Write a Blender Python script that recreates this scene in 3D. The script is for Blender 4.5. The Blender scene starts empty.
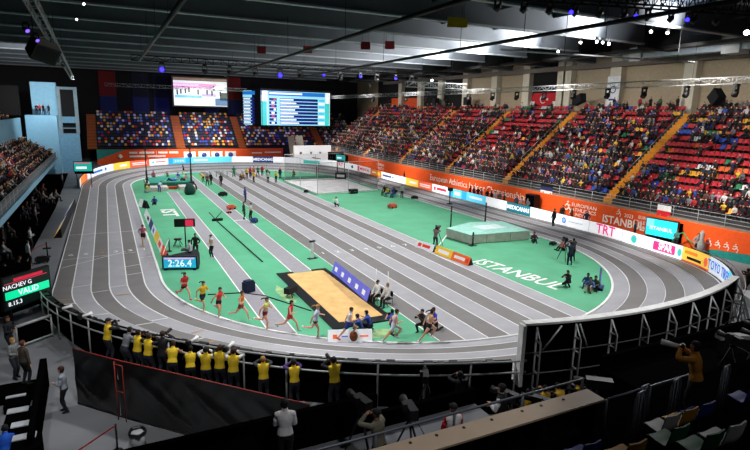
import bpy, math, random
import numpy as np
from mathutils import Vector, Matrix
random.seed(7)
SC = bpy.context.scene
COL = SC.collection
PI = math.pi

# ------------------------------------------------------------------ materials
def lin(c):
    out = []
    for v in c[:3]:
        v = v / 255.0
        out.append(v / 12.92 if v <= 0.04045 else ((v + 0.055) / 1.055) ** 2.4)
    return out

MATS = {}
def M(name, color, rough=0.6, metal=0.0, noise=0.12, scale=3.0, emit=0.0, bump=0.0, alpha=1.0, spec=0.4):
    if name in MATS:
        return MATS[name]
    m = bpy.data.materials.new(name)
    m.use_nodes = True
    nt = m.node_tree
    b = nt.nodes['Principled BSDF']
    c = lin(color)
    tc = nt.nodes.new('ShaderNodeTexCoord')
    nz = nt.nodes.new('ShaderNodeTexNoise')
    nz.inputs['Scale'].default_value = scale
    nz.inputs['Detail'].default_value = 3
    nt.links.new(tc.outputs['Object'], nz.inputs['Vector'])
    rp = nt.nodes.new('ShaderNodeValToRGB')
    rp.color_ramp.elements[0].position = 0.3
    rp.color_ramp.elements[1].position = 0.7
    rp.color_ramp.elements[0].color = [max(0, v * (1 - noise)) for v in c] + [1]
    rp.color_ramp.elements[1].color = [min(1, v * (1 + noise)) for v in c] + [1]
    nt.links.new(nz.outputs['Fac'], rp.inputs['Fac'])
    nt.links.new(rp.outputs['Color'], b.inputs['Base Color'])
    b.inputs['Roughness'].default_value = rough
    b.inputs['Metallic'].default_value = metal
    b.inputs['Specular IOR Level'].default_value = spec
    if emit > 0:
        nt.links.new(rp.outputs['Color'], b.inputs['Emission Color'])
        b.inputs['Emission Strength'].default_value = emit
    if bump > 0:
        bp = nt.nodes.new('ShaderNodeBump')
        bp.inputs['Strength'].default_value = bump
        nt.links.new(nz.outputs['Fac'], bp.inputs['Height'])
        nt.links.new(bp.outputs['Normal'], b.inputs['Normal'])
    if alpha < 1:
        b.inputs['Alpha'].default_value = alpha
    MATS[name] = m
    return m

def M_object_colour(name, rough=0.7, attr=None):
    m = bpy.data.materials.new(name)
    m.use_nodes = True
    nt = m.node_tree
    b = nt.nodes['Principled BSDF']
    if attr:
        oi = nt.nodes.new('ShaderNodeAttribute'); oi.attribute_name = attr
    else:
        oi = nt.nodes.new('ShaderNodeObjectInfo')
    nz = nt.nodes.new('ShaderNodeTexNoise'); nz.inputs['Scale'].default_value = 9
    mx = nt.nodes.new('ShaderNodeMix'); mx.data_type = 'RGBA'; mx.blend_type = 'MULTIPLY'
    mx.inputs[0].default_value = 0.25
    nt.links.new(oi.outputs['Color'], mx.inputs[6]); nt.links.new(nz.outputs['Color'], mx.inputs[7])
    nt.links.new(mx.outputs[2], b.inputs['Base Color'])
    b.inputs['Roughness'].default_value = rough
    return m

# ------------------------------------------------------------------ objects
def link(o, parent=None):
    COL.objects.link(o)
    if parent is not None:
        o.parent = parent
    return o

def tag(o, label=None, cat=None, group=None, kind=None):
    import re as _r
    if label and len(_r.findall(r"[A-Za-z0-9][A-Za-z0-9'-]*", label)) > 16: print('LONG', label)
    if label: o['label'] = label
    if cat: o['category'] = cat
    if group: o['group'] = group
    if kind: o['kind'] = kind
    return o

def empty(name, loc=(0, 0, 0), rz=0.0, label=None, cat=None, group=None, kind=None):
    o = bpy.data.objects.new(name, None)
    o.empty_display_size = 0.2
    o.location = loc
    o.rotation_euler = (0, 0, rz)
    link(o)
    return tag(o, label, cat, group, kind)

class MB:
    """collects polygons; build() links them as one mesh object"""
    def __init__(s):
        s.v = []; s.f = []; s.m = []; s.smooth = []
    def face(s, pts, mi=0, smooth=False):
        n = len(s.v); s.v += [tuple(p) for p in pts]
        s.f.append(list(range(n, n + len(pts)))); s.m.append(mi); s.smooth.append(smooth)
    def grid(s, rows, mi=0, closed=False, smooth=True):
        n = len(s.v); w = len(rows[0])
        for r in rows: s.v += [tuple(p) for p in r]
        for i in range(len(rows) - 1):
            for j in range(w if closed else w - 1):
                k = (j + 1) % w
                s.f.append([n + i * w + j, n + i * w + k, n + (i + 1) * w + k, n + (i + 1) * w + j])
                s.m.append(mi); s.smooth.append(smooth)
        return n, w
    def box(s, x0, x1, y0, y1, z0, z1, mi=0, T=None):
        p = [(x0, y0, z0), (x1, y0, z0), (x1, y1, z0), (x0, y1, z0), (x0, y0, z1), (x1, y0, z1), (x1, y1, z1), (x0, y1, z1)]
        if T is not None: p = [tuple(T @ Vector(q)) for q in p]
        n = len(s.v); s.v += p
        for q in ((0, 3, 2, 1), (4, 5, 6, 7), (0, 1, 5, 4), (1, 2, 6, 5), (2, 3, 7, 6), (3, 0, 4, 7)):
            s.f.append([n + i for i in q]); s.m.append(mi); s.smooth.append(False)
    def beam(s, a, b, w, h, mi=0, up=(0, 0, 1)):
        """box bar from a to b, w wide across, h along up"""
        a = Vector(a); b = Vector(b); d = (b - a); L = d.length
        if L < 1e-6: return
        d.normalize(); u = Vector(up)
        if abs(d.dot(u)) > 0.98: u = Vector((1, 0, 0))
        r = d.cross(u).normalized(); u = r.cross(d).normalized()
        T = Matrix((r, d, u)).transposed().to_4x4(); T.translation = a
        s.box(-w / 2, w / 2, 0, L, -h / 2, h / 2, mi, T)
    def loft(s, rings, mi=0, smooth=True):
        n, w = s.grid(rings, mi, closed=True, smooth=smooth)
        s.f.append([n + j for j in range(w)][::-1]); s.m.append(mi); s.smooth.append(False)
        e = n + (len(rings) - 1) * w
        s.f.append([e + j for j in range(w)]); s.m.append(mi); s.smooth.append(False)
    def tube(s, pts, r, n=8, mi=0):
        pts = [Vector(p) for p in pts]
        rr = r if isinstance(r, (list, tuple)) else [r] * len(pts)
        rings = []
        ref = Vector((0, 0, 1))
        for i, p in enumerate(pts):
            d = (pts[min(i + 1, len(pts) - 1)] - pts[max(i - 1, 0)])
            if d.length < 1e-9: d = Vector((0, 0, 1))
            d.normalize()
            u = ref if abs(d.dot(ref)) < 0.95 else Vector((1, 0, 0))
            a = d.cross(u).normalized(); b = d.cross(a).normalized()
            rings.append([p + (a * math.cos(2 * PI * k / n) + b * math.sin(2 * PI * k / n)) * rr[i] for k in range(n)])
        s.loft(rings, mi)
    def lathe(s, c, prof, n=16, mi=0):
        c = Vector(c)
        s.loft([[c + Vector((r * math.cos(2 * PI * k / n), r * math.sin(2 * PI * k / n), z)) for k in range(n)] for r, z in prof], mi)
    def prism(s, poly, z0, z1, mi=0):
        n = len(poly)
        s.face([(p[0], p[1], z1) for p in poly], mi)
        s.face([(p[0], p[1], z0) for p in poly][::-1], mi)
        for i in range(n):
            a = poly[i]; b = poly[(i + 1) % n]
            s.face([(a[0], a[1], z0), (b[0], b[1], z0), (b[0], b[1], z1), (a[0], a[1], z1)], mi)
    def mesh(s, name, mats):
        me = bpy.data.meshes.new(name)
        me.from_pydata(s.v, [], s.f)
        for m in (mats if isinstance(mats, (list, tuple)) else [mats]): me.materials.append(m)
        me.polygons.foreach_set('material_index', s.m)
        me.polygons.foreach_set('use_smooth', s.smooth)
        me.update()
        return me
    def build(s, name, mats, parent=None, label=None, cat=None, group=None, kind=None, loc=None, rz=None):
        o = bpy.data.objects.new(name, s.mesh(name, mats))
        link(o, parent)
        if loc is not None: o.location = loc
        if rz is not None: o.rotation_euler = (0, 0, rz)
        return tag(o, label, cat, group, kind)

def text(body, loc, size, xdir, up, mat, parent=None, align='CENTER', extrude=0.004, name='lettering', xs=1.0, bold=0.0):
    cu = bpy.data.curves.new(name, 'FONT')
    cu.body = body; cu.size = size; cu.align_x = align; cu.align_y = 'CENTER'
    cu.extrude = extrude; cu.offset = bold; cu.resolution_u = 2
    cu.materials.append(mat)
    o = bpy.data.objects.new(name, cu); COL.objects.link(o)
    dg = bpy.context.evaluated_depsgraph_get()
    me = bpy.data.meshes.new_from_object(o.evaluated_get(dg)); bpy.data.objects.remove(o)
    o = bpy.data.objects.new(name, me)
    link(o, parent)
    x = Vector(xdir).normalized(); u = Vector(up).normalized(); z = x.cross(u).normalized(); u = z.cross(x)
    T = Matrix((x * xs, u, z)).transposed().to_4x4(); T.translation = Vector(loc)
    if parent is not None and parent.type == 'EMPTY':
        T = (Matrix.Translation(parent.location) @ parent.rotation_euler.to_matrix().to_4x4()).inverted() @ T
    o.matrix_local = T
    return o

def _copy_tree(o, parent=None):
    c = o.copy(); COL.objects.link(c)
    if parent is not None: c.parent = parent
    for ch in [k for k in COL.objects if k.parent == o]:
        copy_tree(ch, c)
    return c

NUM = 'zeroth first second third fourth fifth sixth seventh eighth ninth tenth eleventh twelfth thirteenth fourteenth fifteenth sixteenth seventeenth eighteenth nineteenth twentieth'.split()
TENS = {2: 'twenty', 3: 'thirty', 4: 'forty', 5: 'fifty', 6: 'sixty', 7: 'seventy', 8: 'eighty', 9: 'ninety'}
def nth(n):
    if n <= 20: return NUM[n]
    t, u = divmod(n, 10)
    return (TENS[t][:-1] + 'ieth') if u == 0 else TENS[t] + '-' + NUM[u]

# ------------------------------------------------------------------ camera
FWD = Vector((0.43634274, 0.87614281, -0.20488727)); RGT = Vector((0.89708098, -0.44123068, 0.02368954)); UPV = Vector((0.06964714, 0.19413723, 0.97849886))
CAMP = Vector((-18.555, -35.372, 10.725)); FPX = 536.6
cd = bpy.data.cameras.new('camera'); cam = bpy.data.objects.new('camera', cd)
cd.sensor_fit = 'HORIZONTAL'; cd.sensor_width = 36; cd.lens = FPX / 750 * 36; cd.clip_end = 500; cd.clip_start = 0.1
T = Matrix((RGT, UPV, -FWD)).transposed().to_4x4(); T.translation = CAMP
cam.matrix_world = T
link(cam); SC.camera = cam
def pix(p):
    d = Vector(p) - CAMP; z = d.dot(FWD)
    if z < 0.1: return (-999, -999, -1)
    return (375 + FPX * d.dot(RGT) / z, 225 - FPX * d.dot(UPV) / z, d.length)
def in_frame(p, m=0):
    x, y, d = pix(p)
    return d > 0 and -m <= x <= 750 + m and -m <= y <= 450 + m
vs = SC.view_settings
SC.display_settings.display_device = 'sRGB'
vs.view_transform = 'Standard'; vs.look = 'None'; vs.gamma = 1; vs.exposure = 0; vs.use_curve_mapping = False

# common materials
m_black = M('black_cloth', (6, 6, 7), 0.95, spec=0.0)
m_blackpaint = M('black_paint', (14, 14, 16), 0.5)
m_white = M('white_paint', (232, 232, 230), 0.5)
m_line = M('white_line', (238, 238, 236), 0.6, noise=0.05)
m_steel = M('steel', (150, 152, 155), 0.4, 0.7)
m_pipe = M('grey_pipe', (170, 172, 174), 0.45, 0.3)
m_orange = M('orange_banner', (226, 82, 20), 0.6, noise=0.08)
m_yellowstair = M('yellow_stair', (196, 128, 28), 0.7)
m_concrete = M('grey_floor', (128, 130, 134), 0.55, noise=0.1, scale=0.6)
m_standdark = M('stand_concrete', (58, 58, 60), 0.8)
m_lt = M('lane_light', (163, 162, 167), 0.75, noise=0.07, scale=0.9)
m_dk = M('lane_dark', (121, 118, 117), 0.75, noise=0.07, scale=0.9)
m_green = M('green_infield', (86, 168, 128), 0.75, noise=0.09, scale=0.5)
m_lightblue = M('light_blue_wall', (132, 182, 208), 0.7, noise=0.05)
m_skin = M('skin', (214, 160, 128), 0.6, noise=0.06)
m_skin2 = M('skin_tanned', (176, 120, 90), 0.6, noise=0.06)
# ------------------------------------------------------------------ track
R0 = 16.10; LW = 0.989; W6 = LW * 6; RO = R0 + W6; L = 45.5
def sm(t):
    t = min(1, max(0, t)); return t * t * (3 - 2 * t)
def rise(x, y):
    if y < L / 2:
        k = (3 - y) / 20 if x < 0 else (-4 - y) / 17
        if x >= 0: return 1.2 * sm(k)
        return 1.2 * sm(k)
    return 0.9 * sm((y - (L - 3)) / 20)
def oval(s, R):
    """point at inner-arc parameter s (0..1 perimeter of R0), offset radius R, counter-clockwise from right straight start"""
    per = 2 * L + 2 * PI * R0; d = (s % 1.0) * per
    if d < L: return R, d, 0.0
    d -= L
    if d < PI * R0:
        a = d / R0; return R * math.cos(a), L + R * math.sin(a), a
    d -= PI * R0
    if d < L: return -R, L - d, PI
    d -= L
    a = PI + d / R0
    return R * math.cos(a), R * math.sin(a), a
NS = 320
def tz(x, y, r):
    """height of the banked track at radius r on the cross-section through x,y"""
    return rise(x, y) * max(0.0, (r - R0)) / W6
def ring(mb, r0, r1, dz=0.0, mi=0, n=NS, s0=0.0, s1=1.0):
    a = []; b = []
    for i in range(n + 1):
        s = s0 + (s1 - s0) * i / n
        x, y, t = oval(s, r0); x2, y2, t2 = oval(s, r1)
        h = rise(x2, y2)
        a.append((x, y, h * (r0 - R0) / W6 + dz)); b.append((x2, y2, h * (r1 - R0) / W6 + dz))
    mb.grid([b, a], mi, smooth=True)

fl = MB(); fl.face([(-60, -50, -0.02), (60, -50, -0.02), (60, 110, -0.02), (-60, 110, -0.02)])
fl.build('floor', m_concrete, kind='structure')
tr = empty('running_track', kind='structure')
for k in range(6):
    mb = MB(); ring(mb, R0 + k * LW, R0 + (k + 1) * LW); mb.build('lane', m_lt if k % 2 == 0 else m_dk, tr)
for k in range(1, 7):
    mb = MB(); c = R0 + k * LW; ring(mb, c - 0.035, c + 0.035, 0.012); mb.build('lane_line', m_line, tr)
mb = MB()
for dz0, dz1, ra, rb in ((0.06, 0.06, R0 - 0.09, R0 + 0.05),): ring(mb, ra, rb, dz0)
rows = [[], []]
for i in range(NS + 1):
    x, y, t = oval(i / NS, R0 + 0.05); rows[0].append((x, y, 0.0)); rows[1].append((x, y, 0.06))
mb.grid(rows)
rows = [[], []]
for i in range(NS + 1):
    x, y, t = oval(i / NS, R0 - 0.09); rows[0].append((x, y, 0.06)); rows[1].append((x, y, 0.0))
mb.grid(rows)
mb.build('kerb', m_line, tr)
# skirt under the banked outer edge
rows = [[], []]
for i in range(NS + 1):
    x, y, t = oval(i / NS, RO + 0.1); h = rise(x, y)
    rows[0].append((x, y, -0.01)); rows[1].append((x, y, h + 0.0))
mb = MB(); mb.grid(rows); mb.build('skirt', m_black, tr)
mb = MB(); ring(mb, RO, RO + 0.12, 0.0); mb.build('edge_strip', m_blackpaint, tr)

# cross marks on the lanes (finish and stagger lines, numerals)
def cross(mb, x0, y0, x1, y1, w, dz=0.016):
    d = Vector((x1 - x0, y1 - y0, 0)); n = Vector((-d.y, d.x, 0)).normalized() * w / 2
    z0 = rise(x0, y0) * (math.hypot(x0, min(y0, 0)) - R0) / W6 + dz if x0 < 0 else dz
    z1 = rise(x1, y1) * (math.hypot(x1, min(y1, 0)) - R0) / W6 + dz if x1 < 0 else dz
    mb.face([(x0 + n.x, y0 + n.y, z0), (x0 - n.x, y0 - n.y, z0), (x1 - n.x, y1 - n.y, z1), (x1 + n.x, y1 + n.y, z1)])
mb = MB()
cross(mb, -22.0, 15.4, -16.2, 15.4, 0.06)
cross(mb, -22.0, 7.1, -17.2, 7.6, 0.05); cross(mb, -21.9, 4.9, -17.9, 8.1, 0.06)
for k, y in ((0, 6.0), (1, 1.9), (1, 4.0), (2, -0.6), (3, -1.4), (4, 0.2)):
    cross(mb, -(R0 + k * LW) - 0.05, y, -(R0 + (k + 1) * LW) + 0.05, y - 0.25, 0.06)
for k, a in ((4, 198), (3, 206), (2, 205), (3, 217), (4, 222), (5, 190)):
    a = math.radians(a); r0 = R0 + k * LW + 0.05; r1 = r0 + LW - 0.1
    p = [(r * math.cos(a + d), r * math.sin(a + d)) for r, d in ((r0, 0), (r0, 0.004), (r1, 0.004), (r1, 0))]
    mb.face([(x, y, rise(x, y) * (math.hypot(x, y) - R0) / W6 + 0.02) for x, y in p][::-1])
mb.build('cross_line', m_line, tr)
mb = MB(); m_ochre = M('ochre_line', (188, 140, 60), 0.7)
for k, a in ((2, 214), (3, 219), (4, 224), (5, 187), (2, 188)):
    a = math.radians(a); r0 = R0 + k * LW + 0.1; r1 = r0 + LW * 0.75
    p = [(r * math.cos(a + d), r * math.sin(a + d)) for r, d in ((r0, 0), (r0, 0.005), (r1, 0.005), (r1, 0))]
    mb.face([(x, y, rise(x, y) * (math.hypot(x, y) - R0) / W6 + 0.02) for x, y in p][::-1])
mb.build('ochre_line', m_ochre, tr)
for k in range(6):
    x = -(R0 + (k + 0.5) * LW)
    text(str(k + 1), (x, 8.3, 0.02), 0.75, (1, 0, 0), (0, 1, 0), m_line if k != 3 else m_ochre, tr, name='lane_number', xs=1.1)

# ------------------------------------------------------------------ infield
inf = empty('infield', kind='structure')
poly = [oval(i / NS, R0 - 0.05)[:2] for i in range(NS)]
mb = MB(); mb.face([(p[0], p[1], 0.0) for p in poly]); mb.build('green_floor', m_green, inf)
XS = -4.827
def strip(x0, x1, y0, y1, z, name, mat, n=8):
    """straight lane clipped by the inner curve at both ends"""
    def lo(x): return max(y0, -math.sqrt(max(0, (R0 - 0.1) ** 2 - x * x)))
    def hi(x): return min(y1, L + math.sqrt(max(0, (R0 - 0.1) ** 2 - x * x)))
    pts = [(x0 + (x1 - x0) * i / n) for i in range(n + 1)]
    m = MB(); m.grid([[(x, lo(x), z) for x in pts], [(x, hi(x), z) for x in pts]], smooth=False)
    m.f = [f for f in m.f]
    return m.build(name, mat, inf)
for k in range(8):
    strip(XS + k * 1.22, XS + (k + 1) * 1.22, -40, 100, 0.006, 'sprint_lane', m_dk if k % 2 == 0 else m_lt)
for k in range(9):
    strip(XS + k * 1.22 - 0.03, XS + k * 1.22 + 0.03, -40, 100, 0.012, 'sprint_line', m_line, 2)
m_purple = M('purple_track', (150, 147, 153), 0.75, noise=0.07)
strip(-12.05, -10.85, -40, 38.5, 0.006, 'runway', m_purple); strip(-7.95, -6.6, -1.8, 56, 0.006, 'runway', m_purple)
for x in (-12.05, -10.85): strip(x - 0.035, x + 0.035, -40, 38.5, 0.012, 'runway_line', m_line, 2)
for x in (-7.95, -6.6): strip(x - 0.035, x + 0.035, -1.8, 56, 0.012, 'runway_line', m_line, 2)
for k in range(8):
    text(str(k + 1), (XS + (k + 0.5) * 1.22, 2.3, 0.016), 0.7, (1, 0, 0), (0, 1, 0), m_line, inf, name='lane_number', xs=1.2)
mb = MB(); mb.box(-7.9, -6.65, 17.0, 17.2, 0.0, 0.014); mb.build('take_off_board', m_line, inf)
# painted city name on the green floor
text('ISTANBUL', (6.35, -7.55, 0.012), 2.15, (0.16, -1, 0), (1, 0.16, 0), m_line, inf, name='floor_lettering', extrude=0.002, bold=0.03, xs=0.78)
text('IST', (-13.35, 23.4, 0.012), 2.0, (0, -1, 0), (1, 0, 0), m_line, inf, name='floor_lettering', extrude=0.002, bold=0.06, xs=1.7)
# sand scatter beside the pit
m_sand = M('sand', (226, 182, 118), 0.95, noise=0.14, scale=1.3, bump=0.3)
m_sand2 = M('spilt_sand', (150, 182, 128), 0.95, noise=0.35, scale=2.0)
for cx, cy, r1, r2 in ((-9.7, -5.8, 0.45, 1.7), (-7.0, -13.2, 0.9, 0.5)):
    mb = MB(); rnd = random.Random(int(cy * 10))
    mb.face([(cx + r1 * math.cos(t * PI / 8) * rnd.uniform(.7, 1.1), cy + r2 * math.sin(t * PI / 8) * rnd.uniform(.7, 1.1), 0.004) for t in range(16)])
    mb.build('spilt_sand', m_sand2, inf)

# long-jump pit
pit = empty('sand_pit', (-7.2, -6.6, 0), label='long-jump pit of pale sand with a black border on the green infield', cat='sand pit')
ox, oy = -7.2, -6.6
mb = MB()
for x0, x1, y0, y1 in ((-9.05, -8.45, -11.9, -1.7), (-5.85, -5.55, -11.9, -1.7), (-8.45, -5.85, -11.9, -11.2), (-8.45, -7.95, -2.0, -1.7), (-6.6, -5.85, -2.0, -1.7)):
    mb.box(x0 - ox, x1 - ox, y0 - oy, y1 - oy, 0.0, 0.07)
mb.build('border', m_blackpaint, pit)
mb = MB(); rows = []
rnd = random.Random(3)
for j in range(24):
    y = -11.2 + 9.2 * j / 23
    rows.append([(-8.45 + 2.6 * i / 10 - ox, y - oy, 0.03 + 0.025 * rnd.random()) for i in range(11)])
mb.grid(rows); mb.build('sand', m_sand, pit)
# ------------------------------------------------------------------ perimeter ad boards on the outer edge of the track
RB = 22.2
def bpath(s):
    a0 = math.radians(-75); n = -a0 * RB
    if s < n:
        a = a0 + s / RB; return RB * math.cos(a), RB * math.sin(a), a
    s -= n
    if s < L: return RB, s, 0.0
    s -= L
    if s < PI * RB:
        a = s / RB; return RB * math.cos(a), L + RB * math.sin(a), a
    s -= PI * RB
    return -RB, L - s, PI
LED = 0.72
def led(name, c, e=None): return M('led_' + name, c, 0.35, emit=LED if e is None else e, noise=0.03)
l_white = led('white', (236, 238, 242)); l_orange = led('orange', (244, 132, 36)); l_yellow = led('yellow', (250, 204, 70))
l_redor = led('red_orange', (240, 100, 66)); l_sky = led('sky', (50, 168, 226)); l_cyan = led('cyan', (96, 206, 236)); l_navy = led('navy', (36, 62, 120))
l_teal = led('teal', (20, 110, 126)); l_red = led('red', (206, 40, 60)); l_pink = led('pink', (226, 50, 130)); l_blue = led('blue', (30, 110, 190))
l_grey = led('grey', (170, 180, 196)); l_turq = led('turquoise', (60, 190, 180)); l_violet = led('violet', (112, 104, 210))
m_back = M('board_back', (20, 20, 22), 0.7)
def board_pt(s, off, z):
    x, y, a = bpath(s); return (x + off * math.cos(a), y + off * math.sin(a), z + rise(RO * math.cos(a), y))
def ad_board(s0, s1, mat, label, marks=(), group=None):
    n = max(2, int((s1 - s0) / 0.4))
    mb = MB()
    ss = [s0 + 0.015 + (s1 - s0 - 0.03) * i / n for i in range(n + 1)]
    f = lambda o, z: [board_pt(s, o, z) for s in ss]
    b, t = 0.03, 1.1
    mb.grid([f(0, b), f(0, t)], 0, smooth=False); mb.grid([f(0, t), f(0.14, t)], 1, smooth=False); mb.grid([f(0.14, t), f(0.14, b)], 1, smooth=False); mb.grid([f(0.14, b), f(0, b)], 1, smooth=False)
    for s in (ss[0], ss[-1]):
        mb.face([board_pt(s, 0, b), board_pt(s, 0, t), board_pt(s, 0.14, t), board_pt(s, 0.14, b)], 1)
    o = mb.build('ad_board', [mat, m_back], None, label, 'ad board', group or 'ad boards around the track')
    for mk in marks:
        kind, u, col = mk[0], mk[1], mk[2]
        s = s1 - (s1 - s0) * u              # seen from the infield the writing runs against s
        x, y, a = bpath(s); up = (0, 0, 1); xd = (math.sin(a), -math.cos(a), 0)
        if kind == 'T':
            q = text(mk[3], (0, 0, 0), mk[4], (1, 0, 0), (0, 1, 0), col, o, extrude=0.006, bold=0.02); q.matrix_local = Matrix.Identity(4)
            for vtx in q.data.vertices:
                lx, ly, lz = vtx.co; vtx.co = board_pt(s - lx, -0.028 - lz, 0.57 + ly)
        elif kind == 'B':                    # bar of writing too small to read: u centre, width, z0, z1
            w, z0, z1 = mk[3], mk[4], mk[5]
            m = MB(); nn = max(1, int(w / .4)); ww = [s + w / 2 - w * i / nn for i in range(nn + 1)]; m.grid([[board_pt(v, -0.012, z0) for v in ww], [board_pt(v, -0.012, z1) for v in ww]], smooth=False)
            m.build('marking', col, o)
        elif kind == 'D':
            m = MB(); r = mk[3]
            m.face([board_pt(s - r * math.cos(t * PI / 8), -0.012, 0.56 + r * math.sin(t * PI / 8)) for t in range(16)])
            m.build('emblem', col, o)
B = lambda u, c, w, z0, z1: ('B', u, c, w, z0, z1)
AB = ad_board
AB(7.4, 9.1, l_cyan, 'light blue ad board with white disc at the near end of the right bend', [('D', .5, l_blue, .36)])
AB(9.1, 13.5, l_white, 'white ad board with blue capital letters beside the orange-yellow board on the right bend', [('T', .5, l_blue, 'TOYO TIRES', .88)])
AB(13.5, 17.8, l_yellow, 'yellow and orange ad board on the right bend', [B(.3, l_orange, 1.9, .66, .9), B(.42, m_back, 2.2, .28, .48), ('D', .85, l_redor, .33), B(.5, l_red, 4.3, .04, .14)])
AB(17.8, 18.6, l_white, 'narrow white ad board with a turquoise emblem between the pink and yellow panels', [('D', .5, l_turq, .3)])
AB(18.6, 22.4, l_white, 'white ad board with a pink block reading in white capitals on the right bend', [B(.56, l_pink, 2.9, .2, .92), ('T', .6, l_white, 'SPAR', .8)])
AB(22.4, 25.6, l_white, 'white ad board with a round red and green emblem on the right bend', [('D', .45, l_turq, .36), B(.45, l_pink, .4, .68, .9), B(.45, l_white, .3, .45, .62)])
AB(25.6, 29.6, l_white, 'white ad board with big pink three-letter word near the right bend', [('T', .5, l_pink, 'TRT', 1.25)])
AB(29.6, 34.6, l_white, 'white ad board with a small blue ring and faint grey writing', [('D', .36, l_blue, .3), ('D', .36, l_white, .2), B(.66, l_grey, 1.8, .5, .62)])
AB(34.6, 37.7, l_white, 'blank white ad board right of the teal one on the back straight', [B(.5, l_grey, 1.0, .5, .6)])
AB(37.7, 41.6, l_teal, 'dark teal ad board with white capitals on the back straight', [('T', .5, l_white, 'MEDICANAS', .66)])
AB(41.6, 45.5, l_white, 'plain white ad board left of the teal one on the back straight')
AB(45.5, 49.5, l_cyan, 'light cyan ad board with pale writing on the back straight', [B(.5, l_white, 2.6, .42, .7)])
AB(49.5, 50.5, l_sky, 'narrow bright blue ad board left of the cyan one on the back straight')
AB(50.5, 52.5, l_cyan, 'short pale blue ad board between two bright blue strips on the back straight', [B(.5, l_white, 1.3, .35, .8)])
AB(52.5, 53.5, l_sky, 'narrow bright blue ad board beside the white one with red writing')
AB(53.5, 57.7, l_white, 'white ad board with red writing on the back straight', [B(.18, l_red, .45, .3, .8), B(.58, l_red, 2.4, .4, .74)])
AB(57.7, 61.5, l_redor, 'coral red ad board with pale writing on the back straight', [B(.5, l_white, 2.9, .6, .74), B(.5, l_white, 2.9, .34, .46)])
AB(61.5, 65.3, l_yellow, 'yellow ad board with white writing on the back straight', [B(.6, l_white, 2.1, .42, .72)])
AB(65.3, 73.6, l_white, 'long white ad board with dark blue writing beyond the yellow one on the back straight', [B(.25, l_navy, 3.0, .42, .72), ('D', .5, l_navy, .22), B(.75, l_grey, 2.2, .46, .66)])
AB(73.6, 77.4, l_orange, 'orange ad board with pale writing by the start of the far bend', [B(.7, l_yellow, 1.2, .3, .8), B(.3, l_white, 1.2, .45, .7)])
AB(77.4, 81.2, l_white, 'white ad board with bold red capitals by the start of the far bend', [B(.06, l_red, .4, .1, 1.0), ('T', .55, l_red, 'MEDICAL', .66)])
AB(81.2, 84.0, l_white, 'white ad board with a small dark ring on the far bend', [('D', .5, l_navy, .28), ('D', .5, l_white, .17)])
AB(84.0, 87.4, l_white, 'white ad board with red three-letter word on the far bend', [('T', .5, l_red, 'TRT', .9)])
AB(87.4, 94.8, l_white, 'white ad board in front of the tall white board on the far bend', [B(.4, l_turq, 3.4, .1, .7)])
AB(94.8, 99.5, l_white, 'plain white ad board right of the navy one on the far bend')
AB(99.5, 103.3, l_navy, 'navy ad board with white capitals on the far bend', [('T', .5, l_white, 'MEDICANAS', .66)])
AB(103.3, 107.2, l_white, 'plain white ad board left of the navy one on the far bend')
AB(107.2, 114.8, l_cyan, 'long light cyan ad board on the far bend', [B(.25, l_white, 2.6, .42, .7)])
AB(114.8, 118.9, l_sky, 'bright blue ad board with a white panel on the far bend', [B(.5, l_cyan, 2.4, .15, .95), B(.5, l_white, 1.8, .42, .68)])
AB(118.9, 122.6, l_white, 'white ad board with pale red writing on the far bend', [('D', .2, l_turq, .2), B(.6, l_red, 1.9, .5, .66)])
AB(122.6, 126.6, l_redor, 'coral ad board with two lines of pale writing on the far bend', [B(.5, l_white, 3.0, .62, .76), B(.5, l_white, 3.0, .36, .48)])
AB(126.6, 130.4, l_yellow, 'yellow ad board with white writing on the far bend', [B(.6, l_white, 1.6, .4, .72)])
AB(130.4, 138.6, l_white, 'long white ad board with blue writing on the left of the far bend', [B(.45, l_blue, 3.2, .4, .72), ('D', .75, l_blue, .26)])
AB(138.6, 143.0, l_orange, 'orange ad board at the left end of the far bend', [B(.85, l_redor, .9, .1, 1.0)])
AB(143.0, 145.2, l_white, 'short pale ad board closing the row at the left straight', [B(.5, l_cyan, .6, .3, .8)])

# ------------------------------------------------------------------ free-standing boards on the infield and by the left straight
def a_board(p0, p1, h, cols, label, marks=None, lean=0.25, name='ad_board', group=None, bk=2.0):
    """A-frame board from p0 to p1 (ground), front on the right of p0->p1 seen from above"""
    a = Vector((p0[0], p0[1], 0)); b = Vector((p1[0], p1[1], 0)); d = (b - a); W = d.length; d.normalize(); n = Vector((d.y, -d.x, 0))
    t = empty(name, a, 0, label, 'ad board', group)
    N = len(cols)
    for i, c in enumerate(cols):
        m = MB(); u0 = d * (W * i / N); u1 = d * (W * (i + 1) / N); up = Vector((0, 0, h)) - n * lean
        m.face([u0 + n * 0, u1 + n * 0, u1 + up, u0 + up])
        m.face([u0 + up, u1 + up, u1 - n * bk * lean, u0 - n * bk * lean], 1)
        m.face([u0, u0 + up, u0 - n * bk * lean], 1); m.face([u1, u1 - n * bk * lean, u1 + up], 1)
        m.build('panel', [c, m_back], t)
    up = (Vector((0, 0, h)) - n * lean)
    for mk in (marks or ()):
        u, z, w, hh, c = mk[:5]
        m = MB(); c0 = d * (W * u) + up * z + n * 0.015; q = d * (w / 2); r = up * (hh / 2)
        m.face([c0 - q - r, c0 + q - r, c0 + q + r, c0 - q + r] if len(mk) == 5 else [c0 + q * math.cos(k * PI / 8) + r * math.sin(k * PI / 8) for k in range(16)]); m.build('marking', c, t)
    return t, d, n, up
e_ = dict(emit=.35)  # self-glow added to the board colours, which get little light
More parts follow.
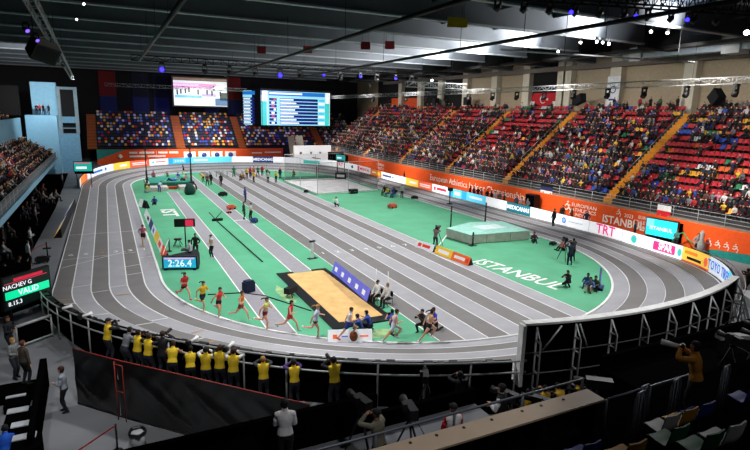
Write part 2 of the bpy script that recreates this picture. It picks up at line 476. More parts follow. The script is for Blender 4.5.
pw = M('board_white', (226, 228, 232), 0.5, **e_); py_ = M('board_yellow', (240, 190, 50), 0.5, **e_); pr = M('board_red', (220, 56, 40), 0.5, **e_); pn = M('board_navy', (40, 54, 110), 0.5, **e_); po = M('board_orange', (236, 104, 44), 0.5, **e_); pb = M('board_blue', (96, 100, 200), 0.5, **e_)
a_board((3.55, 1.5), (3.95, -0.5), 0.55, [pw], 'low white board with red writing by the sprint lanes and high-jump mat', [(.2, .5, .4, .5, pr), (.58, .5, .9, .4, pr)])
a_board((3.97, -0.75), (4.3, -4.8), 0.6, [py_, po], 'low yellow and orange board along the sprint lanes below the high-jump mat', [(.25, .5, 1.3, .4, pw), (.72, .5, 1.2, .35, pw), (.93, .5, .3, .5, pr)])
a_board((-15.75, 22.9), (-15.55, 4.1), 0.7, [pw, pw, pn, pw, py_, pw, pr], 'long row of low coloured boards inside the left straight', [(.2, .5, 1.6, .4, m_back), (.5, .5, 1.2, .5, pb), (.78, .5, 1.5, .5, pr), (.9, .5, 1.4, .5, po)])
a_board((-16.0, 28.6), (-15.4, 26.6), 0.8, [pw, m_back], 'short black and white board by the inside kerb of the left straight')
a_board((-9.9, -13.3), (-7.9, -14.0), 0.6, [pw], 'white board with a brown disc at the near edge of the infield', [(.16, .5, .2, .3, po), (.58, .5, .4, .75, M('disc_brown', (150, 90, 40), .6), 1), (.82, .5, .4, .12, po), (.38, .5, .3, .1, pb)])
t, d, n, up = a_board((-5.5, -2.7), (-5.85, -9.0), 0.8, [pb], 'violet-blue board with white marks along the right of the sand pit', [(u, .5, .45, .35, pw) for u in (.1, .3, .5, .7, .88)])
t, d, n, up = a_board((-22.75, 30.6), (-23.1, 14.7), .9, [pw, pw, pn, pw, py_], 'row of white, navy and yellow boards on the floor left of the left straight', [(.9, .5, 1.2, .5, pw), (.3, .5, 1.6, .5, pb)], .6, bk=1.05)
# ------------------------------------------------------------------ right grandstand
XR, ZR, DX, DZ, NR = 26.0, 3.0, 0.75, 0.6, 15
YR0, YR1 = -14.5, 80.0
mb = MB(); mb.box(25.0, 25.3, YR0, 77.0, 0.0, 2.3); w = mb.build('wall_right', m_orange, kind='structure')
mt = M('banner_white', (246, 232, 220), 0.6)
xw = 24.96
T_ = lambda s, y, z, size, **k: text(s, (xw, y, z), size, (0, -1, 0), (0, 0, 1), mt, w, **k)
T_('European Athletics Indoor Championships', 23.0, 1.35, 1.25, xs=1.0)
T_('EUROPEAN', 3.9, 1.75, .5, xs=1.3); T_('ATHLETICS', 3.9, 1.25, .5, xs=1.3); T_('INDOOR', 3.9, .75, .45, xs=1.2)
T_('ISTANBUL', -0.9, 1.0, 1.05, xs=1.0, bold=.02); T_('2023', -1.5, 1.75, .5)
T_('EUROPEAN', -3.6, 1.85, .42); T_('ATHLETICS INDOOR', -4.0, 1.4, .42); T_('CHAMPIONSHIPS', -4.0, .95, .42)
T_('EUROPEAN', 50.5, 1.6, .6); T_('ATHLETICS', 50.5, .95, .6)
def runner_mark(y, z, s, parent, plane_x=None, xdir=None, org=None):
    m = MB()
    st = [((-.1, .5), (.12, .15)), ((.12, .15), (-.15, -.1)), ((-.15, -.1), (-.5, -.05)), ((.12, .15), (.38, -.1)), ((.38, -.1), (.25, -.5)), ((-.08, .42), (.25, .35)), ((-.1, .5), (-.4, .25))]
    for a, b in st:
        m.beam((xw - .01, y - a[0] * s, z + a[1] * s), (xw - .01, y - b[0] * s, z + b[1] * s), .03, .11 * s)
    m.lathe((xw - .01, y + 0.05 * s, z + .68 * s), [(0.005, -.11 * s), (.11 * s, 0), (0.005, .11 * s)], 10)
    m.build('runner_emblem', mt, parent)
runner_mark(6.0, 1.2, 1.1, w); runner_mark(-0.4, 1.8, .55, w)
for i, y in enumerate((-9.3, -10.0, -10.7, -11.4)): runner_mark(y, .95, .5, w)
mb = MB(); mb.face([(xw - .01, -8.3, .0), (xw - .01, -14.4, .0), (xw - .01, -14.4, .9), (xw - .01, -11.5, .65), (xw - .01, -9.6, .5)][::-1]); mb.build('teal_stripe', M('banner_teal', (24, 128, 120), .6), w)

mb = MB()
for i in range(NR):
    mb.box(XR - 0.25 + DX * i, XR - 0.25 + DX * NR, YR0, YR1, (ZR + DZ * (i - 1)) if i else 2.3, ZR + DZ * i)
st = mb.build('floor_right_stand', m_standdark, kind='structure')
mb = MB(); mb.box(25.3, 25.8, YR0, YR1, 2.0, 2.45); mb.build('slab_edge', M('beige_slab', (128, 118, 104), .8), st)
AIS = [1.7, 17.3, 30.3, 44.5, 59.0, 73.0]
for y in AIS:
    mb = MB()
    for i in range(NR):
        mb.box(XR - 0.27 + DX * i, XR - 0.25 + DX * (i + 1), y - .52, y + .52, ZR + DZ * (i - 1) + .01, ZR + DZ * i + .02)
        if i < NR - 1: mb.box(XR - 0.25 + DX * (i + .5), XR - 0.26 + DX * (i + 1), y - .52, y + .52, ZR + DZ * i, ZR + DZ * (i + .5))
    mb.build('stair', m_yellowstair, st)
    mb = MB(); mb.tube([(XR - .2 + DX * i, y, ZR + DZ * i + .9) for i in (3, 13)], .025, 6)
    for i in range(3, 14, 2): mb.tube([(XR - .2 + DX * i, y, ZR + DZ * i), (XR - .2 + DX * i, y, ZR + DZ * i + .9)], .02, 6)
    mb.build('stair_rail', m_pipe, st)
def railing(name, pts, z0, z1, nrail, label, mat, step=2.2, r=.025, post=None, mesh_mat=None, zfun=None):
    t = empty(name, (pts[0][0], pts[0][1], z0), 0, label, 'railing')
    o = Vector((pts[0][0], pts[0][1], z0))
    dense = []
    for a, b in zip(pts[:-1], pts[1:]):
        a = Vector((a[0], a[1], 0)); b = Vector((b[0], b[1], 0)); n = max(1, int((b - a).length / step))
        dense += [a + (b - a) * i / n for i in range(n)]
    dense.append(Vector((pts[-1][0], pts[-1][1], 0)))
    for k in range(nrail):
        z = z0 + (z1 - z0) * (k + 1) / nrail
        m = MB(); m.tube([Vector((p.x, p.y, z)) - o for p in dense], r, 6); m.build('rail', mat, t)
    for p in dense[:95]:
        m = MB(); m.tube([Vector((p.x, p.y, z0)) - o, Vector((p.x, p.y, z1)) - o], r * 1.1, 6); m.build('post', mat, t)
    return t
railing('railing', [(25.35, YR0), (25.35, 77)], 2.45, 3.4, 3, 'long grey railing above the orange wall in front of the right stand', m_pipe)

# flags hung on that railing
def flag(x, y0, y1, z0, z1, cols, label):
    t = empty('flag', (x, (y0 + y1) / 2, z0), 0, label, 'flag'); n = len(cols)
    for i, c in enumerate(cols):
        m = MB(); a = z1 - (z1 - z0) * i / n; b = z1 - (z1 - z0) * (i + 1) / n
        rows = []
        for z in (a, b):
            rows.append([(0.03 * math.sin(k * 1.3), y0 + (y1 - y0) * k / 8 - (y0 + y1) / 2, z - z0) for k in range(9)])
        rows2 = [[(p[0] + .02, p[1], p[2]) for p in r] for r in rows]
        m.grid(rows); m.grid(rows2[::-1]); m.build('stripe', c, t)
fr = M('flag_red', (196, 26, 36), .7); fw = M('flag_white', (222, 222, 222), .7)
flag(25.28, -5.4, -4.1, 2.3, 3.3, [fw, fr], 'white over red flag hung on the railing above the blue screen')
flag(25.28, 8.8, 10.6, 2.2, 3.4, [m_blackpaint, M('flag_blue', (36, 44, 90), .7), fw], 'dark flag with a white lower stripe hung on the railing right of the orange lettering')

# right back wall with columns
XW = 39.0
m_beige = M('beige_wall', (172, 154, 130), .85, noise=.08); m_col = M('cream_column', (212, 202, 184), .8, noise=.06); m_dkrec = M('dark_recess', (16, 15, 16), .9)
mb = MB(); mb.box(XW, XW + .4, YR0 - 6, 95, 0, 19.5); wr = mb.build('wall_back_right', m_beige, kind='structure')
for y in (3.4, 12.9 + 8, 22, 29, 36.5, 44.5, 52.5, 60.0, 68.0):
    mb = MB(); mb.box(XW - .9, XW, y - .7, y + .7, 11, 18.2); mb.build('pillar', m_col, wr)
mb = MB(); mb.box(XW - .9, XW, 12.2, 13.8, 11, 18.2); mb.build('pillar', m_col, wr)
for y0, y1 in ((22.7, 28.3), (45.3, 51.8), (53.3, 59.3), (60.8, 67.3), (68.8, 80)):
    mb = MB(); mb.box(XW - .12, XW - .02, y0, y1, 11.5, 18.5); mb.build('dark_recess', m_dkrec, wr)
mb = MB(); mb.box(XW - .2, XW - .13, 60.5, 73, 12.0, 13.9); mb.build('orange_panel', m_orange, wr)
mb = MB(); mb.box(36.5 + .6, XW, YR0, YR1, 11.3, 11.5); mb.build('top_walkway', m_standdark, wr)

# wall flag (red with white crescent) and white banner
t = empty('wall_flag', (XW - .3, 25.6, 12.2), 0, 'large red flag with white crescent and star in the dark wall recess', 'flag')
mb = MB(); mb.grid([[(.05 * math.sin(k), -2.6 + 5.2 * k / 12, 0.9 - 0.9 * math.sin(k * PI / 12)) for k in range(13)], [(.05 * math.sin(k + 1), -2.2 + 4.4 * k / 12, 1.9) for k in range(13)]]); mb.build('cloth', M('flag_red2', (186, 20, 34), .7), t)
mb = MB()
for k in range(14):
    a0 = math.radians(50 + 260 * k / 14); a1 = math.radians(50 + 260 * (k + 1) / 14)
    mb.face([(-.06, -(.62 * math.cos(a)) + (0 if q else .12), 1.0 + (.62 if not q else .45) * math.sin(a)) for a, q in ((a0, 0), (a1, 0), (a1, 1), (a0, 1))])
mb.build('crescent', fw, t)
mb = MB(); mb.face([(-.06, -.75 + (.28 if k % 2 == 0 else .12) * math.cos(k * PI / 5), 1.0 + (.28 if k % 2 == 0 else .12) * math.sin(k * PI / 5)) for k in range(10)]); mb.build('star', fw, t)
for s in (-1, 1):
    mb = MB(); mb.box(-.05, .0, s * 2.3 - .5, s * 2.3 + .5, -.1, .7); mb.build('hanging', fw, t)
t = empty('wall_banner', (XW - 1.02, 13.0, 11.6), 0, 'tall white hanging banner with a small dark ring on a cream pillar', 'banner')
mb = MB(); mb.box(-.04, .04, -.95, .95, 0.2, 4.2); mb.build('cloth', M('banner_cloth', (226, 226, 230), .7), t)
mb = MB()
for k in range(16):
    a0, a1 = k * PI / 8, (k + 1) * PI / 8
    mb.face([(-.06, r * math.cos(a), 2.6 + r * math.sin(a)) for r, a in ((.45, a0), (.45, a1), (.33, a1), (.33, a0))])
mb.build('ring', pn, t)
mb = MB(); mb.box(-.06, -.045, -.5, .5, 1.3, 1.5); mb.build('marking', pn, t)

# ------------------------------------------------------------------ far grandstand
YF, ZF, DYF, DZF, NF = 79.0, 3.0, 0.8, 0.55, 12
mb = MB(); mb.box(-20.5, 15.0, 77.0, 77.3, 0, 2.8); wf = mb.build('wall_far', m_orange, kind='structure')
TF = lambda s, x, z, size, **k: text(s, (x, 76.96, z), size, (1, 0, 0), (0, 0, 1), mt, wf, **k)
for x0, x1 in ((-15.0, -13.6), (-13.3, -10.6), (-9.9, -8.2), (-7.9, -6.2)):
    mb = MB(); mb.box(x0, x1, 76.94, 76.99, 1.98, 2.36); mb.build('marking', mt, wf)
mb = MB(); mb.box(-10.28, -10.2, 76.94, 76.99, 1.3, 2.45); mb.build('divider', mt, wf)
for x0, x1, z in ((-15.0, -12.2, 1.45), (-11.8, -8.6, 1.45)):
    mb = MB(); mb.box(x0, x1, 76.94, 76.99, z - .12, z + .18); mb.build('marking', mt, wf)
for x in (-4.1, -0.7 - .6, 1.2, 3.9):
    mb = MB(); mb.box(x - 1.1, x + 1.1, 76.93, 76.99, .9, 2.3); mb.build('logo_panel', M('logo_white', (228, 222, 220), .6), wf)
    mb = MB(); mb.lathe((0, 0, 0), [(.01, -.02), (.5, -.02), (.5, .02), (.01, .02)], 12)
    o = mb.build('logo_mark', pn, wf); o.matrix_local = Matrix.Translation((x, 76.9, 1.6)) @ Matrix.Rotation(PI / 2, 4, 'X')
mb = MB(); mb.face([(-20.5, 76.95, 2.8), (-20.5, 76.95, .9), (-15.6, 76.95, 2.8)]); mb.build('teal_stripe', MATS['banner_teal'], wf)
m_ = MB(); m_.lathe((-16.6, 76.95, 1.5), [(.02, -.5), (.5, 0), (.02, .5)], 10); m_.build('emblem', mt, wf)
for x0, x1, z in ((8.3, 10.4, 1.9), (11, 14.5, 2.0)):
    mb = MB(); mb.box(x0, x1, 76.94, 76.99, z - .12, z + .12); mb.build('marking', mt, wf)
mb = MB()
for i in range(NF): mb.box(-20.5, 34, YF - .2 + DYF * i, YF - .2 + DYF * NF, (ZF + DZF * (i - 1)) if i else 0, ZF + DZF * i)
sf = mb.build('floor_far_stand', M('far_stand_dark', (26, 26, 34), .85), kind='structure')
FA = [(-21.2, 1.6), (-5.4, 1.7), (6.9, 1.5), (24.5, 1.6)]
for x, wd in FA:
    mb = MB()
    for i in range(NF): mb.box(x - wd / 2, x + wd / 2, YF - .22 + DYF * i, YF + DYF * (i + 1) - .2, (ZF + DZF * (i - 1) if i else 2.8), ZF + DZF * i + .02)
    mb.build('stair', M('orange_stair', (140, 68, 18), .7), sf)
mb = MB(); mb.box(-60, 45, 92, 92.4, 0, 20); wfb = mb.build('wall_back_far', M('far_wall_black', (15, 15, 19), .9), kind='structure')
m_vr = M('drape_red', (110, 16, 22), .8); m_vb = M('drape_blue', (14, 26, 84), .8); m_vn = M('drape_navy', (10, 13, 34), .8)
for x, c1, c2 in ((-17.8, m_vr, m_vb), (-11.6, m_vn, m_vb), (-7.5, m_vn, m_vb), (8.0, m_vr, m_vb), (3.0, m_vn, m_vb)):
    t = empty('wall_drape', (x, 91.8, 9.2), 0, None, None)
    tag(t, {-17.8: 'red and blue drape at the left end of the dark far wall', -11.6: 'navy drape beside the red one on the far wall', -7.5: 'navy drape just left of the picture screen', 8.0: 'red and blue drape between the two big screens', 3.0: 'navy drape behind the picture screen'}[x], 'drape', 'drapes on the far wall')
    for z0, z1, c in ((3.6, 8.6, c1), (0.2, 3.6, c2)):
        mb = MB(); mb.grid([[(-1.6 + 3.2 * k / 16, -.08 * (k % 2), z) for k in range(17)] for z in (z0, z1)]); mb.build('cloth', c, t)

# ------------------------------------------------------------------ left grandstand
XL, ZL, DXL, DZL, NL = -26.2, 3.0, 0.8, 0.45, 5
YL0, YL1 = -6.0, 61.0
mb = MB()
for i in range(NL): mb.box(XL + .25 - DXL * NL, XL + .25 - DXL * i, YL0, YL1, 2.4 if i == 0 else ZL + DZL * (i - 1), ZL + DZL * i)
sl = mb.build('floor_left_stand', m_standdark, kind='structure')
mb = MB(); mb.box(-25.95, -25.6, YL0, YL1, 2.35, 2.85); mb.build('slab_edge', m_lightblue, sl)
mb = MB(); mb.box(-30.5, -30.2, YL0 - 3, 64, 0, 2.4); mb.build('wall_under_left_stand', m_black, kind='structure')
mb = MB(); mb.face([(-31, -2, -.005), (-24.3, -2, -.005), (-24.0, 30, -.005), (-24.6, 64, -.005), (-31, 64, -.005)]); mb.build('floor_under_left_stand', m_black, kind='structure')  # black sheet imitates the shade on the floor under the stand
t = railing('railing', [(-25.7, YL0), (-25.7, YL1)], 2.85, 3.85, 2, 'grey slatted railing along the front of the dark left stand', m_pipe, 2.0)
mb = MB(); n = 0
for k in range(130):
    y = k * .5; mb.box(-.02, .02, y - .14, y + .14, .12, .92)
mb.build('slats', M('rail_slat', (120, 126, 130), .6), t)
mb = MB(); mb.box(-30.5, -30.2, YL0, YL1 + 2, 4.2, 8.7); mb.build('wall_left_upper', m_lightblue, kind='structure')
mb = MB()
for i in range(6): mb.box(-41, -30.6 - .8 * i, YL0, YL1, 7.4, 7.9 + .5 * i)
mb.build('floor_left_upper_stand', m_standdark, kind='structure')
mb = MB(); mb.box(-41.4, -41.0, -20, 92, 0, 20); mb.build('wall_left', M('left_wall_black', (18, 19, 22), .9), kind='structure')
# light-blue tower beside the left stand
mb = MB(); mb.box(-29.6, -25.4, 63.0, 66.5, 0, 9.1); tw = mb.build('wall_tower', m_lightblue, kind='structure')
mb = MB(); mb.box(-28.9, -25.4, 66.5, 68, 9.1, 14.2); mb.build('upper_block', m_lightblue, tw)
mb = MB(); mb.box(-25.4, -22.6, 66.3, 67.0, 0, 6.2); mb.box(-25.4, -22.6, 66.3, 67.0, 7.9, 8.9); mb.build('bay', M('bay_blue', (104, 150, 176), .7), tw)
mb = MB(); mb.box(-23.0, -22.5, 66.2, 67.1, 6.2, 13.6); mb.box(-25.4, -24.9, 66.2, 67.1, 6.2, 13.6); mb.build('post', M('bay_post', (120, 140, 150), .7), tw)
mb = MB(); mb.box(-24.9, -23.0, 66.6, 66.9, 13.2, 13.6); mb.box(-25, -23, 66.2, 66.35, 7.0, 7.15); mb.build('crossbar', MATS['bay_post'], tw)
mb = MB(); mb.box(-24.9, -23.0, 67.2, 67.3, 6.2, 13.2); mb.build('dark_opening', m_dkrec, tw)
mb = MB(); mb.box(-34, -30.6, 66, 68, 9.0, 13.5); mb.build('dark_gallery', m_dkrec, tw)
# ------------------------------------------------------------------ ceiling
m_deck = M('roof_deck', (40, 50, 62), .7, .2, noise=.15, scale=.4)
m_girder = M('girder_paint', (78, 84, 92), .65, .0, noise=.1, scale=.5)
m_flange = M('girder_flange', (132, 140, 146), .6, .1)  # paler than the web: caught light put into the flange colour
mb = MB(); mb.box(-60, 45, -50, 95, 19.4, 19.6); ce = mb.build('ceiling', m_deck, kind='structure')
GY = [-22.4, -14.4, -6.5, 1.2, 9.2, 17.2, 25.3, 33.4, 41.5, 50, 58.5, 67, 75.5, 84]
for y in GY:
    mb = MB(); mb.box(-41, 39, y - .12, y + .12, 17.75, 19.4); mb.build('girder', m_girder, ce)
    mb = MB(); mb.box(-41, 39, y - .24, y + .24, 17.62, 17.75); mb.build('girder_flange', m_flange, ce)
for x in range(-38, 39, 6):
    mb = MB(); mb.box(x - .08, x + .08, -50, 92, 18.9, 19.4); mb.build('purlin', m_deck, ce)
for y in GY[3:]:
    mb = MB(); mb.box(27.4, 32, y - .5, y + .5, 17.3, 19.4); mb.build('girder_box', M('girder_box_dark', (30, 32, 34), .8, spec=.1), ce)
for x in (30.0,):
    mb = MB(); mb.box(x - .5, x + .5, -20, 84, 17.3, 17.6); mb.build('edge_girder', m_blackpaint, ce)
m_duct = M('duct_grey', (150, 160, 168), .5, .2)
mb = MB(); mb.box(32.4, 33.4, -8, 7.5, 17.0, 17.9); mb.build('duct', m_duct, ce)
for y0, y1 in ((-5.0, -3.4), (5.0, 6.4)):
    mb = MB(); mb.box(32.1, 33.6, y0, y1, 16.7, 18.1); mb.build('duct_box', M('duct_box', (176, 176, 176), .5), ce)
mb = MB(); mb.box(37.6, 38.6, -12, 75, 16.9, 17.5); mb.build('wall_duct', M('duct_beam', (110, 100, 92), .6), ce)

# long pipes and catwalk bars running the length of the hall under the girders
for (p0, p1, r, lab) in (((-3.9, 40, 15.0), (-6.3, -24, 15.0), .11, 'thin black catwalk pipe crossing the middle of the roof'),
                         ((5.8, 42, 15.2), (3.2, -22, 15.2), .11, 'thin black catwalk pipe crossing the right half of the roof'),
                         ((-15.2, 24, 15.2), (-15.3, -16, 15.2), .13, 'black pipe running down the left half of the roof'),
                         ((5.3, -5.6, 15.0), (21.5, -8.2, 15.0), .06, 'pale pipe under the roof in front of the cream columns')):
    t = empty('roof_pipe', p0, 0, lab, 'pipe'); o = Vector(p0)
    mb = MB(); mb.tube([Vector((0, 0, 0)), Vector(p1) - o], r, 8); mb.build('pipe', m_blackpaint if 'black' in lab else m_pipe, t)
    for k in range(5):
        q = (Vector(p1) - o) * ((k + .5) / 5)
        mb = MB(); mb.tube([q, q + Vector((0, 0, 18.0 - p0[2]))], .02, 5); mb.build('hanger', m_blackpaint, t)

# ------------------------------------------------------------------ trusses
m_truss = M('truss_alu', (150, 152, 154), .5, .4); m_trussb = M('truss_black', (8, 8, 9), .8, spec=.1)
def truss(a, b, w, label, mat, step=.9, r=.03, hang=17.6):
    a = Vector(a); b = Vector(b); t = empty('lighting_truss', a, 0, label, 'truss'); d = (b - a); Ln = d.length; d.normalize()
    s = d.cross(Vector((0, 0, 1))).normalized() * w / 2; u = Vector((0, 0, w / 2))
    n = int(Ln / step)
    for sg, ug in ((1, 1), (1, -1), (-1, 1), (-1, -1)):
        m = MB(); m.tube([s * sg + u * ug, d * Ln + s * sg + u * ug], r, 6); m.build('chord', mat, t)
    m = MB()
    for i in range(n):
        p = d * (Ln * i / n); q = d * (Ln * (i + 1) / n)
        for sg in (1, -1):
            m.tube([p + s * sg + u * (1 if i % 2 else -1), q + s * sg + u * (-1 if i % 2 else 1)], r * .6, 4)
        m.tube([p + s + u * (1 if i % 2 else -1), q - s + u * (1 if i % 2 else -1)], r * .6, 4)
        m.tube([p + s - u, p + s + u], r * .6, 4); m.tube([p - s - u, p - s + u], r * .6, 4)
    m.build('lattice', mat, t)
    if hang:
        k = max(2, int(Ln / 12))
        for i in range(k):
            p = d * (Ln * (i + .5) / k)
            m = MB(); m.tube([p, p + Vector((0, 0, hang - a.z - (d * (Ln * (i + .5) / k)).z))], .015, 4); m.build('hanger', m_blackpaint, t)
    return t
truss((25, 74, 13.7), (25, -12, 13.8), .5, 'long silver truss in front of the right stand hung with lamps', m_truss)
truss((12.6, 20.0, 14.0), (20.2, 19.0, 14.0), .6, 'short silver truss across the hall left of the wall flag', m_truss)
truss((-18.3, 66, 14.2), (5, 66, 14.2), .5, 'silver truss crossing in front of the picture screen', m_truss)
truss((-15.5, 34, 16.2), (24.9, 31, 16.2), .6, 'pale truss across the hall carrying the row of blue lamps', m_trussb)
truss((-20.75, -12, 14.6), (-22.3, 52, 14.4), .36, 'steep dark truss at the upper left carrying a black loudspeaker', m_truss)
truss((8.8, 79.6, 15.6), (28, 79.6, 15.6), .5, 'thin dark truss above the results screen', m_trussb, hang=17.6)
truss((-1.5, -13.1, 16.75), (13.5, -17.2, 16.75), .8, 'dense black truss across the top right of the roof', m_trussb, .5, .05)
# moving-head lamps hung under trusses
m_lensb = M('lens_blue', (34, 26, 255), .3, emit=9.0, noise=0); m_lensw = M('lens_white', (255, 255, 255), .3, emit=14.0, noise=0); m_lensd = M('lens_dark', (40, 40, 46), .2)
def lamp(p, label, lens, aim=(-.5, -.6, -.5), s=1.0, group=None):
    t = empty('stage_lamp', p, 0, label, 'lamp', group)
    mb = MB(); mb.box(-.18 * s, .18 * s, -.12 * s, .12 * s, -.12 * s, .08 * s); mb.build('base', m_blackpaint, t)
    for sg in (-1, 1):
        mb = MB(); mb.box(sg * .2 * s - .03, sg * .2 * s + .03, -.06 * s, .06 * s, -.6 * s, -.1 * s); mb.build('yoke_arm', m_blackpaint, t)
    d = Vector(aim).normalized(); c = Vector((0, 0, -.5 * s))
    mb = MB(); mb.tube([c - d * .22 * s, c - d * .1 * s, c + d * .22 * s], [.1 * s, .17 * s, .19 * s], 12); mb.build('head', m_blackpaint, t)
    mb = MB(); mb.tube([c + d * .22 * s, c + d * .235 * s], [.17 * s, .15 * s], 12); mb.build('lens', lens, t)
    return t
towards = lambda p: (CAMP - Vector(p)).normalized()
names = ['leftmost', 'second', 'third', 'fourth', 'fifth', 'sixth']
for i, (x, y) in enumerate(((-12.3, 33.8), (1.6, 33.0), (7.2, 32.3), (12.2, 31.8), (17.4, 31.6), (23.0, 31.2))):
    p = (x, y, 15.8); lamp(p, ('bright blue lamp, %s of the row under the pale cross truss' % names[i]) if i < 5 else 'bluish white lamp at the right end of the pale cross truss', m_lensb if i < 5 else m_lensw, towards(p), 1.5 if i < 2 else .9, 'lit lamps on the cross truss')
for i, x in enumerate((-7.5, -4.6, -1.5, 4.2, 9.6, 14.8, 20.0)):
    lamp((x, 33.2 - x * .07, 15.8), 'unlit black lamp, %s from the left on the pale cross truss' % nth(i + 1), m_lensd, (.2, -.7, -.6), 1.35, 'unlit lamps on the cross truss')
for i, y in enumerate((-9.5, -5.5, -1.5, 2.5, 6.8, 11, 15.5, 20, 25, 30.5, 36, 42, 48, 54)):
    lamp((25, y, 13.5), 'black lamp, %s from the near end of the silver truss by the right stand' % nth(i + 1), m_lensd, (-.6, -.1, -.7), 1.25, 'black lamps on the long silver truss')
for i, y in enumerate((-6, -2, 2.5, 7, 12, 18)):
    lamp((-21.45, y, 14.25), 'small lamp, %s from the near end of the steep left truss' % nth(i + 1), M('lens_violet', (120, 80, 255), .3, emit=2.0, noise=0) if i < 4 else m_lensd, (.5, -.6, -.6), .55, 'lamps on the steep left truss')
for i, (x, y) in enumerate(((17.6, -7.2), (19.0, -7.5), (18.9, -1.1), (19.6, -1.1), (20.7, -.8), (18.2, .0), (21.6, 6.0), (-19.3, 5.8), (-20, 13.2))):
    lab = ['white floodlight, left of the pair at the upper right of the roof', 'white floodlight, right of the pair at the upper right of the roof', 'white floodlight, left of three above the lit girder', 'white floodlight, middle of three above the lit girder', 'white floodlight, right of three above the lit girder', 'small white floodlight left of the row of three', 'lone white floodlight below the lit girder', 'small white roof lamp near the steep left truss, upper one', 'small white roof lamp near the steep left truss, lower one'][i]
    lamp((x, y, 17.3), lab, m_lensw, towards((x, y, 17)), .62 if i < 7 else .4)
ty = lambda x: -13.1 - (x + 1.5) * .2733
for i, x in enumerate((2.6, 6.1, 9.0)):
    p = (x, ty(x), 16.15); lamp(p, 'blue-lit lamp, %s from the left on the dense black truss at the top right' % nth(i + 1), m_lensb, towards(p), .6)
for i in range(10):
    x = -1.0 + 1.33 * i; lamp((x, ty(x) + .25, 16.3), 'unlit black lamp on the dense black truss, %s from its left end' % nth(i + 1), m_lensd, (-.3, .5, -.7), .8, 'unlit lamps on the dense black truss')
lamp((12.6, ty(12.6), 15.8), 'bright white lamp at the far right end of the dense black truss', m_lensw, towards((12.6, -17, 15.8)), .8)

# loudspeakers
def speaker(p, size, rz, ry, label, top=None, rx=0.0):
    t = empty('loudspeaker', p, rz, label, 'loudspeaker'); w, d, h = size
    R = Matrix.Rotation(ry, 4, 'Y') @ Matrix.Rotation(rx, 4, 'X')
    mb = MB(); mb.box(-w / 2, w / 2, -d / 2, d / 2, -h / 2, h / 2, 0, R); mb.build('cabinet', m_blackpaint, t)
    mb = MB(); mb.box(-w * .44, w * .44, -d / 2 - .02, -d / 2 - .003, -h * .44, h * .44, 0, R); mb.build('grille', M('speaker_grille', (22, 22, 24), .8), t)
    mb = MB(); mb.box(-w * .45, w * .45, -d * .42, d * .42, h / 2 + .002, h / 2 + .02, 0, R); mb.build('top_panel', top or m_blackpaint, t)
    for sg in (-1, 1):
        mb = MB(); mb.tube([(sg * w / 3, 0, h / 2), (sg * w / 3, 0, h / 2 + 1.4)], .02, 5); mb.build('hanger', m_blackpaint, t)
speaker((-21.3, -.6, 13.55), (1.25, 1.0, .9), .5, .25, 'black loudspeaker box with grey top hung from the steep left truss', M('speaker_top', (150, 146, 138), .6), .6)  # pale top colour stands in for light falling on the box
speaker((35.0, -1.8, 13.0), (1.2, .8, 1.2), 1.2, PI / 4, 'black diamond-tilted loudspeaker below the truss at the right')
speaker((36.6, 17.0, 13.0), (2.0, .8, 1.1), 1.3, .25, 'wide black loudspeaker above the top seats left of the white banner')
speaker((37.0, 42, 13.0), (1.8, .8, 1.3), 1.3, 0, 'black rounded loudspeaker above the top seats right of the orange panel')
speaker((37.0, 52, 13.0), (1.8, .8, 1.2), 1.3, 0, 'black loudspeaker at the right end of the orange wall panel')

# hanging signs
def sign(p, w, h, mat, label):
    t = empty('hanging_sign', p, -.3, label, 'sign')
    mb = MB(); mb.box(-w / 2, w / 2, -.02, .02, -h / 2, h / 2); mb.build('board', mat, t)
    for sg in (-1, 1):
        mb = MB(); mb.tube([(sg * w / 3, 0, h / 2), (sg * w / 3, 0, h / 2 + 1.6)], .015, 4); mb.build('wire', m_blackpaint, t)
sign((3.5, -3.0, 16.9), 1.4, .65, M('sign_yellow', (150, 140, 10), .6), 'yellow sign hung under the middle of the roof')
for x, y, lab in ((3.6, 12.0, 'small red flag hung under the roof left of the yellow sign'), (5.2, 10.2, 'second small red flag hung under the roof nearer the yellow sign'), (.2, 18.5, 'small orange-red flag hung over the centre of the roof'), (-3.6, 22.0, 'small dim red flag hung over the left of the roof')):
    sign((x, y, 16.8), .9, .7, m_vr, lab)

# ------------------------------------------------------------------ screens
def scr(name, c, e): return M('screen_' + name, c, .3, emit=e, noise=.05)
E_ = 1.0
s_frame = m_blackpaint
def panel(parent, o, p, u, v, a0, a1, b0, b1, mat, off, name='graphic'):
    """rectangle on a screen plane: p origin, u,v unit axes, a along u, b along v"""
    n = u.cross(v).normalized()
    m = MB(); m.face([p + u * a + v * b + n * off - o for a, b in ((a0, b0), (a1, b0), (a1, b1), (a0, b1))]); return m.build(name, mat, parent)
